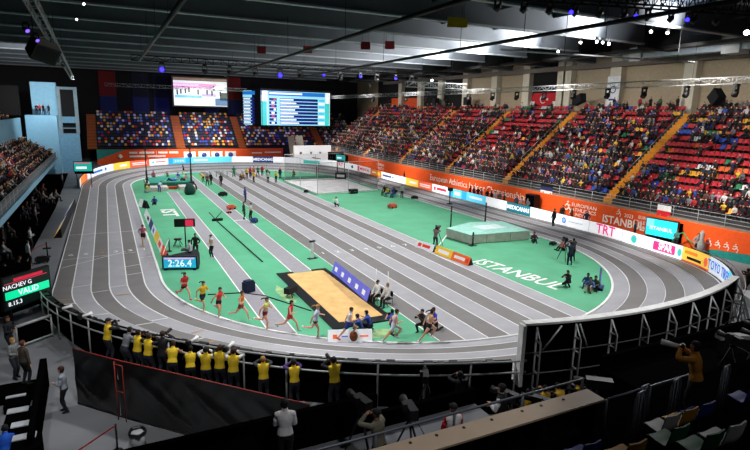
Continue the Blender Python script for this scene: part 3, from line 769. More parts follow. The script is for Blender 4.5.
# picture screen
o = Vector((-.4, 84.0, 11.2)); t = empty('video_screen', o, 0, 'big screen showing a race picture above the far stand, left of the results screen', 'screen')
mb = MB(); mb.box(-5.6, 5.6, -.05, .5, -.2, 5.9); mb.build('housing', s_frame, t)
p = Vector((-5.75, 83.94, 11.25)); u = Vector((1, 0, 0)); v = Vector((0, 0, 1))
W, H = 10.7, 5.6
panel(t, o, p, u, v, 0, W, 0, H, scr('pale', (206, 214, 216), E_), .0, 'picture')
for a0, a1, b0, b1, c in ((0, 8.6, 3.5, 4.5, (216, 150, 196)), (0, W, 5.0, H, (110, 84, 70)), (0, 5.0, 3.9, 4.3, (236, 222, 232)), (.2, 5.5, 1.55, 2.1, (90, 180, 216)), (5.5, 8.4, 1.9, 2.5, (176, 160, 210)), (8.2, W, .1, 1.6, (70, 110, 150)), (9.2, W, 1.2, 2.8, (50, 66, 60)), (0, 8, .1, .9, (210, 214, 190))):
    panel(t, o, p, u, v, a0, a1, b0, b1, scr('g%d%d%d' % c, c, E_ * .8), .012)
for k, (a, b) in enumerate(((.7, 2.7), (1.4, 2.9), (2.3, 3.0), (3.0, 3.2), (4.8, 2.8), (6.6, 2.9), (7.6, 2.7), (8.0, 3.7), (9.3, 2.6))):
    panel(t, o, p, u, v, a - .16, a + .16, b - .55, b + .45, scr('dark', (20, 20, 30), .1), .024, 'figure')
# results screen, two faces with a corner between
o = Vector((12.0, 82.0, 7.5)); t = empty('results_screen', o, 0, 'wide results screen with blue rows of names above the far stand', 'screen')
mb = MB(); mb.prism([(-3.4, 4.3), (-.3, .1), (15.9, .1), (15.9, .8), (.2, .8), (-2.6, 4.6)], -.15, 7.75); mb.build('housing', s_frame, t)
bg = scr('results_bg', (150, 216, 230), E_); hd = scr('header', (30, 110, 190), E_); rw = scr('row', (20, 34, 110), .8); wt = scr('white', (240, 244, 250), E_); tq = scr('turq', (60, 200, 190), E_); ltb = scr('lightblue', (70, 190, 226), E_); pk = scr('flagred', (210, 60, 90), E_)
def results(p, u, v, W, H, crop):
    P = lambda *a, **k: panel(t, o, p, u, v, *a, **k)
    P(0, W, 0, H, bg, .0, name='picture')
    if not crop:
        P(0, 1.1, 0, H, wt, .012); P(0, 1.0, 0, H * .7, tq, .02); P(W - 1.0, W, 0, H, wt, .012); P(W - 1.2, W - .1, 0, H * .68, tq, .02)
        P(1.4, W - 1.2, H - .95, H - .1, hd, .02); P(1.6, 9.0, H - .65, H - .3, wt, .03)
        for i in range(8):
            z = H - 1.75 - i * .72
            P(1.5, 3.2, z - .28, z + .28, rw, .02); P(3.9, W - 2.9, z - .28, z + .28, rw, .02); P(W - 2.7, W - 1.3, z - .24, z + .24, wt if i % 2 else ltb, .03)
            P(2.0 + .5 * (i % 3 == 0), 2.7 + .3 * (i % 3 == 0), z - .2, z + .2, pk if i in (0, 2, 5) else wt, .03); P(4.0, 7.0 + 1.6 * ((i * 7) % 5) / 5, z - .16, z + .14, wt, .03)
    else:
        P(0, W, H - .9, H - .1, hd, .02)
        for i in range(8):
            z = H - 1.75 - i * .72
            P(0, W * .62, z - .28, z + .28, rw, .02); P(.2, W * .4, z - .14, z + .14, wt, .03)
        P(W * .68, W * .8, 0.1, H - 1, ltb, .02); P(W * .84, W, 0, H, wt, .02); P(W * .87, W, 0, H * .7, tq, .03)
results(Vector((12.0, 82.0, 7.5)), Vector((1, 0, 0)), v, 15.6, 7.3, False)
a = Vector((8.75, 86.0, 7.5)); b = Vector((11.85, 82.0, 7.5)); results(a, (b - a).normalized(), v, (b - a).length, 7.3, True)
# small screens by the track
def small_screen(o, xdir, W, H, label, bgc, parts, legs=True):
    o = Vector(o); u = Vector(xdir).normalized(); v = Vector((0, 0, 1)); n = u.cross(v)
    t = empty('track_screen', o, 0, label, 'screen')
    T = Matrix((u, -n, v)).transposed().to_4x4()
    mb = MB(); mb.box(-W / 2 - .08, W / 2 + .08, .02, .22, -.08, H + .08, 0, T); mb.build('housing', s_frame, t)
    mb = MB(); mb.box(-W / 2 - .05, W / 2 + .05, .3, .9, -.4, H * .9, 0, T); mb.build('rear_cover', m_black, t)
    if legs:
        for sx in (-W * .4, W * .4):
            mb = MB(); mb.box(sx - .04, sx + .04, .02, .2, -o.z, -.08, 0, T); mb.build('leg', s_frame, t)
    p = o - u * W / 2
    panel(t, o, p, u, v, 0, W, 0, H, bgc, .0, 'picture')
    for i, (a0, a1, b0, b1, c) in enumerate(parts): panel(t, o, p, u, v, a0 * W, a1 * W, b0 * H, b1 * H, c, .012 + .004 * i)
    return t, u, v, n
t, u, v_, n_ = small_screen((24.0, -5.6, .75), (.12, -1, 0), 2.7, 1.45, 'bright cyan screen by the orange wall behind the right bend', scr('cyan', (40, 200, 220), E_), [(0, .25, .5, 1, scr('cyan2', (110, 190, 230), E_))])
text('ISTANBUL', Vector((24.0, -5.6, 1.4)) + n_ * .03, .45, u, (0, 0, 1), wt, t)
small_screen((-21.7, 45.6, 2.2), (1, -.1, 0), 2.1, 1.2, 'turquoise screen with a pink top beyond the left straight, in front of the stand', scr('turq2', (40, 176, 160), .8), [(.05, .9, .84, .96, scr('pink', (220, 80, 120), .8)), (.1, .7, .25, .5, wt)])
small_screen((17.5, 51.0, 2.5), (.6, -.8, 0), 1.8, .9, 'small turquoise screen above the ad boards at the far right bend', scr('turq3', (40, 170, 170), .8), [(.1, .6, .3, .6, wt)])
# ------------------------------------------------------------------ figures
def ellipse_loft(mb, rings, n=12, mi=0):
    """rings: (centre, half-width vector, half-depth vector)"""
    mb.loft([[c + a * math.cos(2 * PI * k / n) + b * math.sin(2 * PI * k / n) for k in range(n)] for c, a, b in rings], mi)
def limb(mb, pts, rad, n=10):
    pts = [Vector(p) for p in pts]
    # rounded ends
    d0 = (pts[0] - pts[1]).normalized() * rad[0] * .6; d1 = (pts[-1] - pts[-2]).normalized() * rad[-1] * .6
    mb.tube([pts[0] + d0] + pts + [pts[-1] + d1], [rad[0] * .5] + list(rad) + [rad[-1] * .5], n)
def ik(a, b, l1, l2, pole):
    a = Vector(a); b = Vector(b); d = b - a; D = min(d.length, (l1 + l2) * .999); D = max(D, abs(l1 - l2) * 1.05 + .01)
    u = d.normalized(); b = a + u * D
    x = (l1 * l1 - l2 * l2 + D * D) / (2 * D); h = math.sqrt(max(0, l1 * l1 - x * x))
    p = Vector(pole); p = (p - u * p.dot(u))
    p = p.normalized() if p.length > 1e-5 else Vector((0, 1, 0))
    return a + u * x + p * h, b
POSES = {
 # pelvis, torso pitch (forward +), hands L,R, feet L,R, head pitch, knee pole
 'stand': dict(p=(0, 0, .93), t=2, h=((-.27, .06, .84), (.27, .06, .84)), f=((-.11, -.02, .08), (.11, .03, .08))),
 'stand_wide': dict(p=(0, 0, .91), t=4, h=((-.24, .22, 1.02), (.26, .12, .92)), f=((-.2, 0, .08), (.2, .1, .08))),
 'arms_front': dict(p=(0, 0, .93), t=3, h=((-.05, .27, 1.16), (.06, .26, 1.1)), f=((-.11, -.04, .08), (.11, .05, .08))),
 'photo': dict(p=(0, 0, .92), t=10, h=((-.09, .36, 1.52), (.1, .36, 1.5)), f=((-.15, -.04, .08), (.15, .05, .08)), hp=4),
 'lean_rail': dict(p=(0, -.1, .9), t=24, h=((-.22, .5, 1.14), (.22, .5, 1.12)), f=((-.13, -.1, .08), (.13, 0, .08)), hp=-12),
 'walk': dict(p=(0, 0, .91), t=5, h=((-.26, .24, .9), (.26, -.2, .88)), f=((-.1, -.3, .1), (.1, .28, .08))),
 'runA': dict(p=(0, 0, .93), t=9, h=((-.16, .34, 1.2), (.27, -.16, .98)), f=((-.08, -.6, .52), (.06, .12, .09)), hp=-5),
 'runB': dict(p=(0, 0, .97), t=10, h=((-.27, -.18, 1.02), (.15, .34, 1.22)), f=((-.09, .16, .4), (.08, -.56, .16)), hp=-5),
 'runC': dict(p=(0, 0, .98), t=8, h=((-.27, -.16, 1.0), (.14, .33, 1.24)), f=((-.06, .42, .26), (.07, -.66, .5)), hp=-5),
 'runD': dict(p=(0, 0, .94), t=11, h=((-.15, .34, 1.2), (.28, -.2, 1.0)), f=((-.07, -.34, .62), (.06, .02, .09)), hp=-6),
 'sit': dict(p=(0, -.05, .54), t=4, h=((-.15, .34, .62), (.15, .34, .62)), f=((-.13, .42, .08), (.13, .4, .08))),
 'sit_lean': dict(p=(0, -.05, .54), t=24, h=((-.06, .42, .62), (.06, .44, .6)), f=((-.14, .36, .08), (.14, .4, .08)), hp=-10),
 'sit_clap': dict(p=(0, -.05, .54), t=2, h=((-.03, .32, 1.0), (.03, .32, 1.0)), f=((-.13, .42, .08), (.13, .4, .08))),
 'sit_phone': dict(p=(0, -.05, .54), t=6, h=((-.08, .3, 1.22), (.06, .32, 1.24)), f=((-.13, .42, .08), (.13, .4, .08))),
 'sit_side': dict(p=(0, -.05, .54), t=-4, h=((-.16, .3, .64), (.2, .1, .72)), f=((-.16, .42, .08), (.1, .46, .08))),
 'ground': dict(p=(0, 0, .13), t=12, h=((-.16, .42, .42), (.18, .44, .4)), f=((-.16, .52, .07), (.16, .56, .07)), kp=(0, .2, 1)),
 'ground_back': dict(p=(0, 0, .13), t=-28, h=((-.3, -.34, .06), (.3, -.34, .06)), f=((-.12, .84, .07), (.14, .6, .07)), kp=(0, .2, 1)),
 'crouch': dict(p=(0, -.1, .34), t=22, h=((-.1, .46, .78), (.12, .46, .76)), f=((-.16, .06, .08), (.17, -.12, .1)), kp=(0, 1, .4)),
 'kneel': dict(p=(0, 0, .46), t=14, h=((-.1, .42, .9), (.11, .42, .92)), f=((-.12, -.42, .08), (.15, .26, .08)), kp=(0, 1, .1), hp=2),
 'bend': dict(p=(0, 0, .86), t=62, h=((-.16, .6, .52), (.16, .62, .5)), f=((-.13, 0, .08), (.13, .08, .08)), hp=-30),
 'lie': dict(p=(0, 0, .12), t=-84, h=((-.34, -.2, .07), (.16, .1, .26)), f=((-.12, .84, .07), (.1, .6, .07)), kp=(0, .1, 1), hp=20),
}
SEG = ('pelvis', 'torso', 'neck', 'head', 'uarm', 'farm', 'hand', 'thigh', 'shin', 'foot')
BODY = {}
def body(pose, detail):
    """one watertight figure: returns vertices, faces, normals, region of every face and joint points"""
    key = (pose, detail)
    if key in BODY: return BODY[key]
    q = POSES[pose]; mb = MB(); segs = []
    P = Vector(q['p']); tp = math.radians(q['t'])
    up = Vector((0, math.sin(tp), math.cos(tp))); fw = Vector((0, math.cos(tp), -math.sin(tp))); X = Vector((1, 0, 0))
    at = lambda x, y, z: P + X * x + fw * y + up * z
    def ring(z, rx, ry, y=0.0): return (at(0, y, z), X * rx, fw * ry)
    ellipse_loft(mb, [ring(-.11, .08, .07), ring(-.08, .15, .11), ring(0, .172, .122), ring(.09, .158, .108), ring(.19, .138, .098), ring(.3, .162, .112), ring(.4, .178, .118), ring(.48, .165, .1), ring(.53, .105, .075), ring(.56, .06, .06)], 14)
    segs += [('pelvis', at(0, 0, -.05), at(0, 0, .08), .14), ('torso', at(0, 0, .16), at(0, 0, .5), .14), ('torso', at(-.14, 0, .47), at(.14, 0, .47), .07)]
    nk = at(0, 0, .53)
    hp = tp + math.radians(q.get('hp', 0)) * -1 if False else tp * .35 - math.radians(q.get('hp', 0))
    hu = Vector((0, math.sin(hp), math.cos(hp))); hf = Vector((0, math.cos(hp), -math.sin(hp)))
    if pose == 'lie': hu = up; hf = fw
    hb = nk + (up * .5 + hu * .5) * .07
    H = lambda x, y, z: hb + X * x + hf * y + hu * z
    limb(mb, [nk, hb + hu * .05], [.058, .054])
    segs.append(('neck', nk, hb, .055))
    # skull and jaw: chin to crown
    ellipse_loft(mb, [(H(0, .055, .0), X * .022, hf * .02), (H(0, .04, .012), X * .046, hf * .05), (H(0, .025, .05), X * .062, hf * .075), (H(0, .012, .1), X * .073, hf * .092), (H(0, .003, .15), X * .077, hf * .098), (H(0, -.003, .195), X * .066, hf * .084), (H(0, -.005, .225), X * .036, hf * .048), (H(0, -.005, .232), X * .012, hf * .016)], 14)
    segs.append(('head', H(0, 0, .06), H(0, 0, .16), .08))
    if detail:
        mb.tube([H(0, .092, .125), H(0, .112, .092), H(0, .098, .08)], [.008, .015, .01], 8)          # nose
        for s in (-1, 1): ellipse_loft(mb, [(H(s * .07, -.005, .085), hf * .012, hu * .012), (H(s * .078, -.008, .1), hf * .018, hu * .028), (H(s * .086, -.014, .105), hf * .014, hu * .022)], 8)
    for s, i in ((-1, 0), (1, 1)):
        sh = at(s * .175, 0, .475); hand = Vector(q['h'][i])
        el, wr = ik(sh, hand, .285, .255, (s * .7, -.6, -.55))
        limb(mb, [at(s * .12, 0, .48), sh, sh.lerp(el, .5), el], [.062, .058, .05, .04])
        limb(mb, [el, el.lerp(wr, .35), wr], [.04, .043, .028])
        segs += [('uarm', sh, el, .05), ('farm', el, wr, .038)]
        d = (wr - el).normalized(); side = d.cross(Vector((0, 0, 1)));
        side = side.normalized() if side.length > .1 else X
        nrm = side.cross(d).normalized()
        c = wr + d * .05
        ellipse_loft(mb, [(wr - d * .01, side * .026, nrm * .022), (c, side * .042, nrm * .018), (wr + d * .095, side * .04, nrm * .015)], 10)
        segs.append(('hand', wr + d * .015, wr + d * .16, .03))
        if detail:
            for k, ln in enumerate((.062, .074, .07, .055)):
                o = wr + d * .088 + side * (-.033 + .022 * k); fan = side * ((-.033 + .022 * k) * .35)
                mb.tube([o, o + d * ln * .55 + fan * .6 - nrm * .006, o + d * ln * .95 + fan - nrm * .03], [.0095, .0088, .007], 7)
            o = wr + d * .03 - side * .03 * s
            mb.tube([o, o - side * .035 * s + d * .03 - nrm * .012, o - side * .04 * s + d * .062 - nrm * .025], [.013, .011, .008], 7)
        else:
            limb(mb, [wr + d * .09, wr + d * .15 - nrm * .02], [.03, .02])
    for s, i in ((-1, 0), (1, 1)):
        hip = P + X * s * .092 + up * -.03; ft = Vector(q['f'][i])
        kn, an = ik(hip, ft, .43, .42, q.get('kp', (0, 1, .12)))
        limb(mb, [hip, hip.lerp(kn, .3), hip.lerp(kn, .7), kn], [.092, .088, .068, .054])
        limb(mb, [kn, kn.lerp(an, .3), kn.lerp(an, .75), an], [.053, .058, .042, .036])
        segs += [('thigh', hip.lerp(kn, .12), kn, .075), ('shin', kn, an, .05)]
        d = (an - kn).normalized()
        toe = Vector((0, 1, -.12))
        toe = (toe - d * toe.dot(d) * .75).normalized()
        heel = an - toe * .05 + d * .035
        limb(mb, [heel, an + toe * .06 + d * .045, an + toe * .155 + d * .05], [.036, .038, .026])
        segs.append(('foot', heel, an + toe * .16 + d * .045, .04))
    me = mb.mesh('figure_tmp', [])
    ob = bpy.data.objects.new('figure_tmp', me); COL.objects.link(ob)
    r = ob.modifiers.new('r', 'REMESH'); r.mode = 'VOXEL'; r.voxel_size = .0125 if detail == 2 else (.02 if detail == 1 else .036); r.use_smooth_shade = True
    sm_ = ob.modifiers.new('s', 'SMOOTH'); sm_.factor = .5; sm_.iterations = 2 if detail == 2 else 1
    if detail == -1:
        dc = ob.modifiers.new('d', 'DECIMATE'); dc.ratio = .22
    dg = bpy.context.evaluated_depsgraph_get()
    m2 = bpy.data.meshes.new_from_object(ob.evaluated_get(dg))
    bpy.data.objects.remove(ob); bpy.data.meshes.remove(me)
    nv = len(m2.vertices); V = np.zeros(nv * 3); m2.vertices.foreach_get('co', V); V = V.reshape(-1, 3)
    F = [tuple(p.vertices) for p in m2.polygons]
    N = np.zeros(nv * 3); m2.vertices.foreach_get('normal', N); N = N.reshape(-1, 3)
    bpy.data.meshes.remove(m2)
    C = np.array([V[list(f)].mean(0) for f in F])
    best = np.full(len(F), 1e9); reg = np.zeros(len(F), int); par = np.zeros(len(F))
    for nm, a, b, rr in segs:
        a = np.array(a); b = np.array(b); ab = b - a; t = np.clip(((C - a) @ ab) / (ab @ ab), 0, 1)
        dd = np.linalg.norm(C - a - t[:, None] * ab, axis=1) - rr
        k = dd < best; best[k] = dd[k]; reg[k] = SEG.index(nm); par[k] = t[k]
    hc = np.array(hb); rel = C - hc
    hx, hy, hz = rel[:, 0], rel @ np.array(hf), rel @ np.array(hu)
    BODY[key] = dict(V=V, F=F, N=N, reg=reg, par=par, cx=C[:, 0], hx=hx, hy=hy, hz=hz, H=H, hf=hf, hu=hu, hands=[Vector(h) for h in q['h']], nk=nk, up=up, fw=fw, P=P)
    return BODY[key]
R_ = {n: i for i, n in enumerate(SEG)}
def cover(b, kind):
    g, p, hy, hz = b['reg'], b['par'], b['hy'], b['hz']
    I = lambda *n: np.isin(g, [R_[k] for k in n])
    if kind == 'vest': return I('torso') | (I('pelvis') & (p > .55))
    if kind == 'singlet': return I('torso')
    if kind == 'croptop': return I('torso') & (p > .45)
    if kind == 'tee': return I('torso') | (I('pelvis') & (p > .5)) | (I('uarm') & (p < .62))
    if kind == 'long': return I('torso', 'uarm', 'farm') | (I('pelvis') & (p > .45))
    if kind == 'trousers': return I('pelvis', 'thigh', 'shin')
    if kind == 'shorts': return I('pelvis') | (I('thigh') & (p < .5))
    if kind == 'briefs': return I('pelvis') | (I('thigh') & (p < .06))
    if kind in ('shoe_left', 'shoe_right'): return I('foot') & ((b['cx'] < 0) == (kind == 'shoe_left'))
    if kind == 'hair': return I('head') & ((hz > .165) | ((hy < .015) & (hz > .04)) )
    if kind == 'hair_long': return I('head', 'neck') & ((hz > .165) | (hy < .02))
    if kind == 'cap': return I('head') & (hz > .15)
OFFS = {'vest': .02, 'singlet': .007, 'croptop': .007, 'tee': .011, 'long': .014, 'trousers': .012, 'shorts': .014, 'briefs': .006, 'shoe_left': .012, 'shoe_right': .012, 'hair': .014, 'hair_long': .018, 'cap': .016}
SHELL = {}
def shell(pose, detail, kind):
    key = (pose, detail, kind)
    if key in SHELL: return SHELL[key]
    b = body(pose, detail); idx = np.nonzero(cover(b, kind))[0]
    used = {}; vs_ = []; fs = []
    for i in idx:
        f = []
        for v in b['F'][i]:
            if v not in used:
                used[v] = len(vs_); vs_.append(tuple(b['V'][v] + b['N'][v] * OFFS[kind]))
            f.append(used[v])
        fs.append(f)
    # rim: close the open edge back onto the body
    ed = {}
    for f in fs:
        for a, c in zip(f, f[1:] + f[:1]):
            ed[(a, c)] = 1
    inv = {n: v for v, n in used.items()}; inner = {}
    for (a, c) in list(ed):
        if (c, a) not in ed:
            for k in (a, c):
                if k not in inner:
                    inner[k] = len(vs_); vs_.append(tuple(b['V'][inv[k]] - b['N'][inv[k]] * .004))
            fs.append([c, a, inner[a], inner[c]])
    if kind == 'cap':
        H = b['H']; m = len(vs_)
        pk = [H(-.07, .07, .155), H(-.06, .15, .15), H(.06, .15, .15), H(.07, .07, .155)]
        vs_ += [tuple(x) for x in pk] + [tuple(x + b['hu'] * .012) for x in pk]
        fs += [[m, m + 1, m + 2, m + 3], [m + 7, m + 6, m + 5, m + 4], [m + 1, m + 5, m + 6, m + 2], [m, m + 4, m + 5, m + 1], [m + 2, m + 6, m + 7, m + 3]]
    me = bpy.data.meshes.new(kind); me.from_pydata(vs_, [], fs); me.polygons.foreach_set('use_smooth', [True] * len(fs)); me.update()
    SHELL[key] = me
    return me
FACE = {}
m_eye = M('eye_dark', (30, 24, 22), .3); m_lip = M('lip', (150, 70, 66), .5)
def skin_mesh(pose, detail, skin):
    key = (pose, detail, skin.name)
    if key in FACE: return FACE[key]
    b = body(pose, detail)
    me = bpy.data.meshes.new('body'); me.from_pydata([tuple(v) for v in b['V']], [], b['F'])
    for m in (skin, m_eye, m_lip): me.materials.append(m)
    mi = np.zeros(len(b['F']), int); hd = b['reg'] == R_['head']
    fr = hd & (b['hy'] > .05)
    for s in (-1, 1): mi[fr & (np.hypot(b['hx'] - s * .031, b['hz'] - .12) < (.012 if detail == 2 else .016))] = 1
    mi[fr & (abs(b['hx']) < .026) & (abs(b['hz'] - .05) < (.007 if detail == 2 else .011))] = 2
    me.polygons.foreach_set('material_index', mi.tolist()); me.polygons.foreach_set('use_smooth', [True] * len(b['F'])); me.update()
    FACE[key] = me
    return me
CM = {}
def cloth(c, rough=.75):
    if c not in CM: CM[c] = M('cloth_%d_%d_%d' % c, c, rough, noise=.12, scale=9)
    return CM[c]
BLACK = (20, 20, 24); DARK = (38, 40, 48); NAVY = (28, 36, 72); WHT = (226, 226, 226); GREY = (118, 120, 126); YEL = (232, 196, 40); RED = (196, 36, 44); BLU = (40, 74, 168); BROWN = (58, 38, 26); BLOND = (170, 126, 70); BLK = (16, 14, 14)
def person(label, x, y, z, face, pose, top=('tee', WHT), bottom=('trousers', DARK), shoes=DARK, hair=('hair', BLK), h=1.75, skin=None, detail=1, extra=(), group=None):
    """face: heading in degrees, 0 = +X, 90 = +Y"""
    s = h / 1.75
    o = bpy.data.objects.new('person', skin_mesh(pose, detail, skin or m_skin)); link(o)
    o.location = (x, y, z); o.rotation_euler = (0, 0, math.radians(face - 90)); o.scale = (s, s, s)
    tag(o, label, 'person', group)
    def wear(kind, c, name):
        src = shell(pose, detail, kind)
        me = src.copy(); me.materials.clear(); me.materials.append(cloth(c))
        q = bpy.data.objects.new(name, me); link(q, o); return q
    PN = {'tee': 'shirt', 'long': 'jacket', 'hair': 'hair', 'hair_long': 'hair'}
    if top:
        for k, c in (top if isinstance(top[0], tuple) else (top,)): wear(k, c, PN.get(k, k))
    if bottom: wear(bottom[0], bottom[1], bottom[0])
    if shoes:
        for k in ('shoe_left', 'shoe_right'): wear(k, shoes, 'shoe')
    if hair: wear(hair[0], hair[1], PN.get(hair[0], hair[0]))
    b = body(pose, detail)
    if 'ponytail' in extra:
        H = b['H']; m = MB(); m.tube([H(0, -.09, .15), H(0, -.16, .16), H(0, -.27, .1), H(0, -.33, .02)], [.02, .034, .03, .01], 8)
        m.build('ponytail', cloth(hair[1]), o)
    if 'bib' in extra:
        P, up, fw_ = b['P'], b['up'], b['fw']; m = MB(); X = Vector((1, 0, 0)); c = P + up * .36 - fw_ * .135
        m.face([c - X * .1 - up * .08, c + X * .1 - up * .08, c + X * .1 + up * .08, c - X * .1 + up * .08][::-1]); m.build('number_bib', cloth(WHT), o)
    return o
def held(o, pose, kind, label, detail=1):
    """camera or telephoto lens held at the hands of person o"""
    b = body(pose, detail); c = (b['hands'][0] + b['hands'][1]) / 2; s = o.scale[0]
    R = Matrix.Rotation(o.rotation_euler.z, 4, 'Z'); c = Vector(o.location) + R @ (c * s)
    t = empty('camera', c, o.rotation_euler.z, label, 'camera')
    mb = MB(); mb.box(-.075, .075, -.06, .03, -.02, .09); mb.box(-.03, .03, -.05, .0, .09, .12); mb.build('camera_body', m_blackpaint, t)
    ln = {'short': .12, 'long': .38}[kind]; w = .035 if kind == 'short' else .06
    mb = MB(); mb.tube([(0, .03, .03), (0, .03 + ln * .6, .03), (0, .03 + ln, .03)], [w * .8, w, w * 1.1], 12); mb.build('lens', m_blackpaint if kind == 'short' or 'white' not in label else m_white, t)
    return t
# ------------------------------------------------------------------ stand seats and spectators
m_objcol = M_object_colour('plastic_colour', .65); m_cloth_oc = M_object_colour('cloth_colour', .8)
m_attr_seat = M_object_colour('plastic_colour_mass', .65, 'tone'); m_attr_cloth = M_object_colour('cloth_colour_mass', .8, 'tone')
m_bracket = M('seat_bracket', (40, 40, 42), .6)
def seat_mesh():
    """moulded shell seat facing -Y: curved back and pan"""
    mb = MB(); rows = []
    for k, (y, z, w) in enumerate(((-.2, .40, .2), (-.16, .43, .215), (0, .41, .22), (.13, .40, .22), (.19, .44, .22), (.22, .56, .22), (.25, .72, .215), (.262, .79, .19))):
        rows.append([(w * t, y - (.03 if k > 3 else 0) * abs(t) , z + (.02 if k < 4 else 0) * abs(t)) for t in (-1, -.5, 0, .5, 1)])
    back = [[(p[0], p[1] + (.025 if i > 3 else 0), p[2] - (.025 if i <= 3 else 0)) for p in r] for i, r in enumerate(rows)]
    mb.grid(rows); mb.grid([r[::-1] for r in back])
    for i in range(len(rows) - 1):
        for j in (0, 4):
            q = [rows[i][j], rows[i + 1][j], back[i + 1][j], back[i][j]]; mb.face(q if j == 0 else q[::-1])
    for i in (0, len(rows) - 1):
        for j in range(4):
            mb.face([rows[i][j], rows[i][j + 1], back[i][j + 1], back[i][j]])
    return mb
sb = seat_mesh(); seat_me = sb.mesh('seat', [m_objcol])
bk = MB(); bk.box(-.05, .05, -.04, .12, 0.0, .39); bk_me = bk.mesh('bracket', [m_bracket])
def figure_mesh(pose, detail, mats):
    b = body(pose, detail); me = bpy.data.meshes.new('spectator'); me.from_pydata([tuple(v) for v in b['V']], [], b['F'])
    for m in mats: me.materials.append(m)
    g = b['reg']; mi = np.full(len(g), 1)
    mi[np.isin(g, [R_['head'], R_['neck'], R_['hand']])] = 0
    mi[np.isin(g, [R_['pelvis'], R_['thigh'], R_['shin'], R_['foot']])] = 2
    mi[cover(b, 'hair')] = 3
    me.polygons.foreach_set('material_index', mi.tolist()); me.polygons.foreach_set('use_smooth', [True] * len(g)); me.update()
    return me
m_hair = M('dark_hair', (30, 24, 22), .7); m_leg = M('dark_trousers', (26, 28, 36), .8)
SITS = ('sit', 'sit_lean', 'sit_clap', 'sit_phone', 'sit_side')
fig = {}
for p in SITS + ('stand', 'arms_front'):
    me = figure_mesh(p, 0, [m_skin, m_cloth_oc, m_leg, m_hair]); fig[p] = me
massfig = {p: body(p, -1) for p in SITS + ('stand', 'arms_front')}

SEATC = {'red': (176, 20, 36), 'blue': (30, 60, 160), 'white': (214, 214, 214), 'yellow': (222, 160, 40), 'green': (24, 110, 70), 'navy': (16, 17, 46), 'orange': (206, 90, 30), 'light blue': (110, 150, 200)}
CROWDC = [('black', (16, 16, 19), 34), ('dark grey', (46, 46, 52), 16), ('navy', (26, 32, 66), 14), ('grey', (104, 104, 110), 7), ('white', (214, 212, 210), 8), ('red', (168, 26, 36), 7), ('blue', (44, 72, 150), 5), ('green', (40, 84, 58), 3), ('brown', (88, 60, 44), 4), ('purple', (70, 44, 96), 2), ('yellow', (214, 170, 50), 2), ('pink', (196, 120, 140), 2)]
def pick(rnd, table):
    r = rnd.random() * sum(t[-1] for t in table)
    for t in table:
        r -= t[-1]
        if r <= 0: return t
    return table[-1]
rnd = random.Random(21)
SEATS = []; CROWD = []            # (pos, heading, colour name, colour, row, index, block)
BL = ['nearest block', 'second block', 'third block', 'fourth block', 'fifth block', 'sixth block', 'farthest block']
edges = [YR0 + .4] + AIS + [YR1 - 1]
for i in range(NR):
    for b in range(len(edges) - 1):
        y0, y1 = edges[b] + .75, edges[b + 1] - .75
        n = int((y1 - y0) / .5)
        patch = None
        for k in range(n):
            # numbered from the stair on the block's left (far) side in the nearest block, right side otherwise
            y = (y1 - .25 - k * .5) if b == 0 else (y0 + .25 + k * .5)
            x = XR + DX * i + .18; z = ZR + DZ * i
            if patch is None or rnd.random() < .5:
                mixed = rnd.random() < (.27 if b in (0, 1) else .1)
                patch = pick(rnd, [('blue', 20), ('white', 14), ('yellow', 14), ('green', 8), ('orange', 8)])[0] if mixed else 'red'
            c = patch
            v = math.sin(i * 1.3 + y * .35) + math.sin(y * .9 - i * .5) * .7
            if b == 0: p = .94 if i < 2 else (.62 if i < 5 else (.22 if i < 11 else .68))
            elif b == 1: p = .93 if i < 6 else (.62 if i < 11 else .5)
            elif b == 2: p = .92 if i < 6 else (.45 if i < 10 else .2)
            else: p = .93 if i < 7 else (.62 if i < 11 else .36)
            if v > .9: p -= .28
            if v < -.9: p += .14
            SEATS.append(('R', Vector((x, y, z)), 0, c, i, k, b))
            if rnd.random() < p: CROWD.append(('R', Vector((x - .02, y, z)), 180, None, i, k, b))
for i in range(NF):
    xe = [-20.2, FA[1][0] - .9, FA[1][0] + .9, FA[2][0] - .8, FA[2][0] + .8, 23.6, 25.6, 33.5]
    for b in range(4):
        n = int((xe[2 * b + 1] - xe[2 * b]) / .56)
        for k in range(n):
            x = xe[2 * b] + .28 + k * .56
            c = pick(rnd, [('navy', 54), ('white', 13), ('yellow', 9), ('red', 9), ('blue', 8), ('light blue', 6), ('orange', 4)])[0]
            SEATS.append(('F', Vector((x, YF + DYF * i + .25, ZF + DZF * i)), 90, c, i, k, b))
            if b == 3 and rnd.random() < .45: CROWD.append(('F', Vector((x, YF + DYF * i + .22, ZF + DZF * i)), 270, None, i, k, b))
for i in range(NL):
    for k in range(int((YL1 - YL0 - 2) / .52)):
        y = YL0 + 1 + k * .52
        if abs((y % 16) - 8) < .6: continue
        pos = Vector((XL - DXL * i - .2, y, ZL + DZL * i))
        if rnd.random() < .86: CROWD.append(('L', pos, 0, None, i, k, 0))
for i in range(6):
    for k in range(int((YL1 - YL0 - 2) / .55)):
        pos = Vector((-31.4 - .8 * i, YL0 + 1 + k * .55, 7.9 + .5 * i))
        if rnd.random() < .8: CROWD.append(('U', pos, 0, None, i, k, 0))
vis = lambda e: in_frame(e[1] + Vector((0, 0, .8)), 60)
in_view = lambda e: in_frame(e[1] + Vector((0, 0, .8)), 2)
SEATS = [e for e in SEATS if vis(e)]; CROWD = [e for e in CROWD if vis(e)]
occupied = {(e[0], e[4], e[5], e[6]) for e in CROWD}
dist = lambda e: (e[1] - CAMP).length
free = [e for e in SEATS if (e[0], e[4], e[5], e[6]) not in occupied]
NSEAT, NFIG = 250, 170
key = sorted([e for e in free if e[0] == 'R' and in_view(e)], key=dist)[:NSEAT]
ks = {id(e) for e in key}
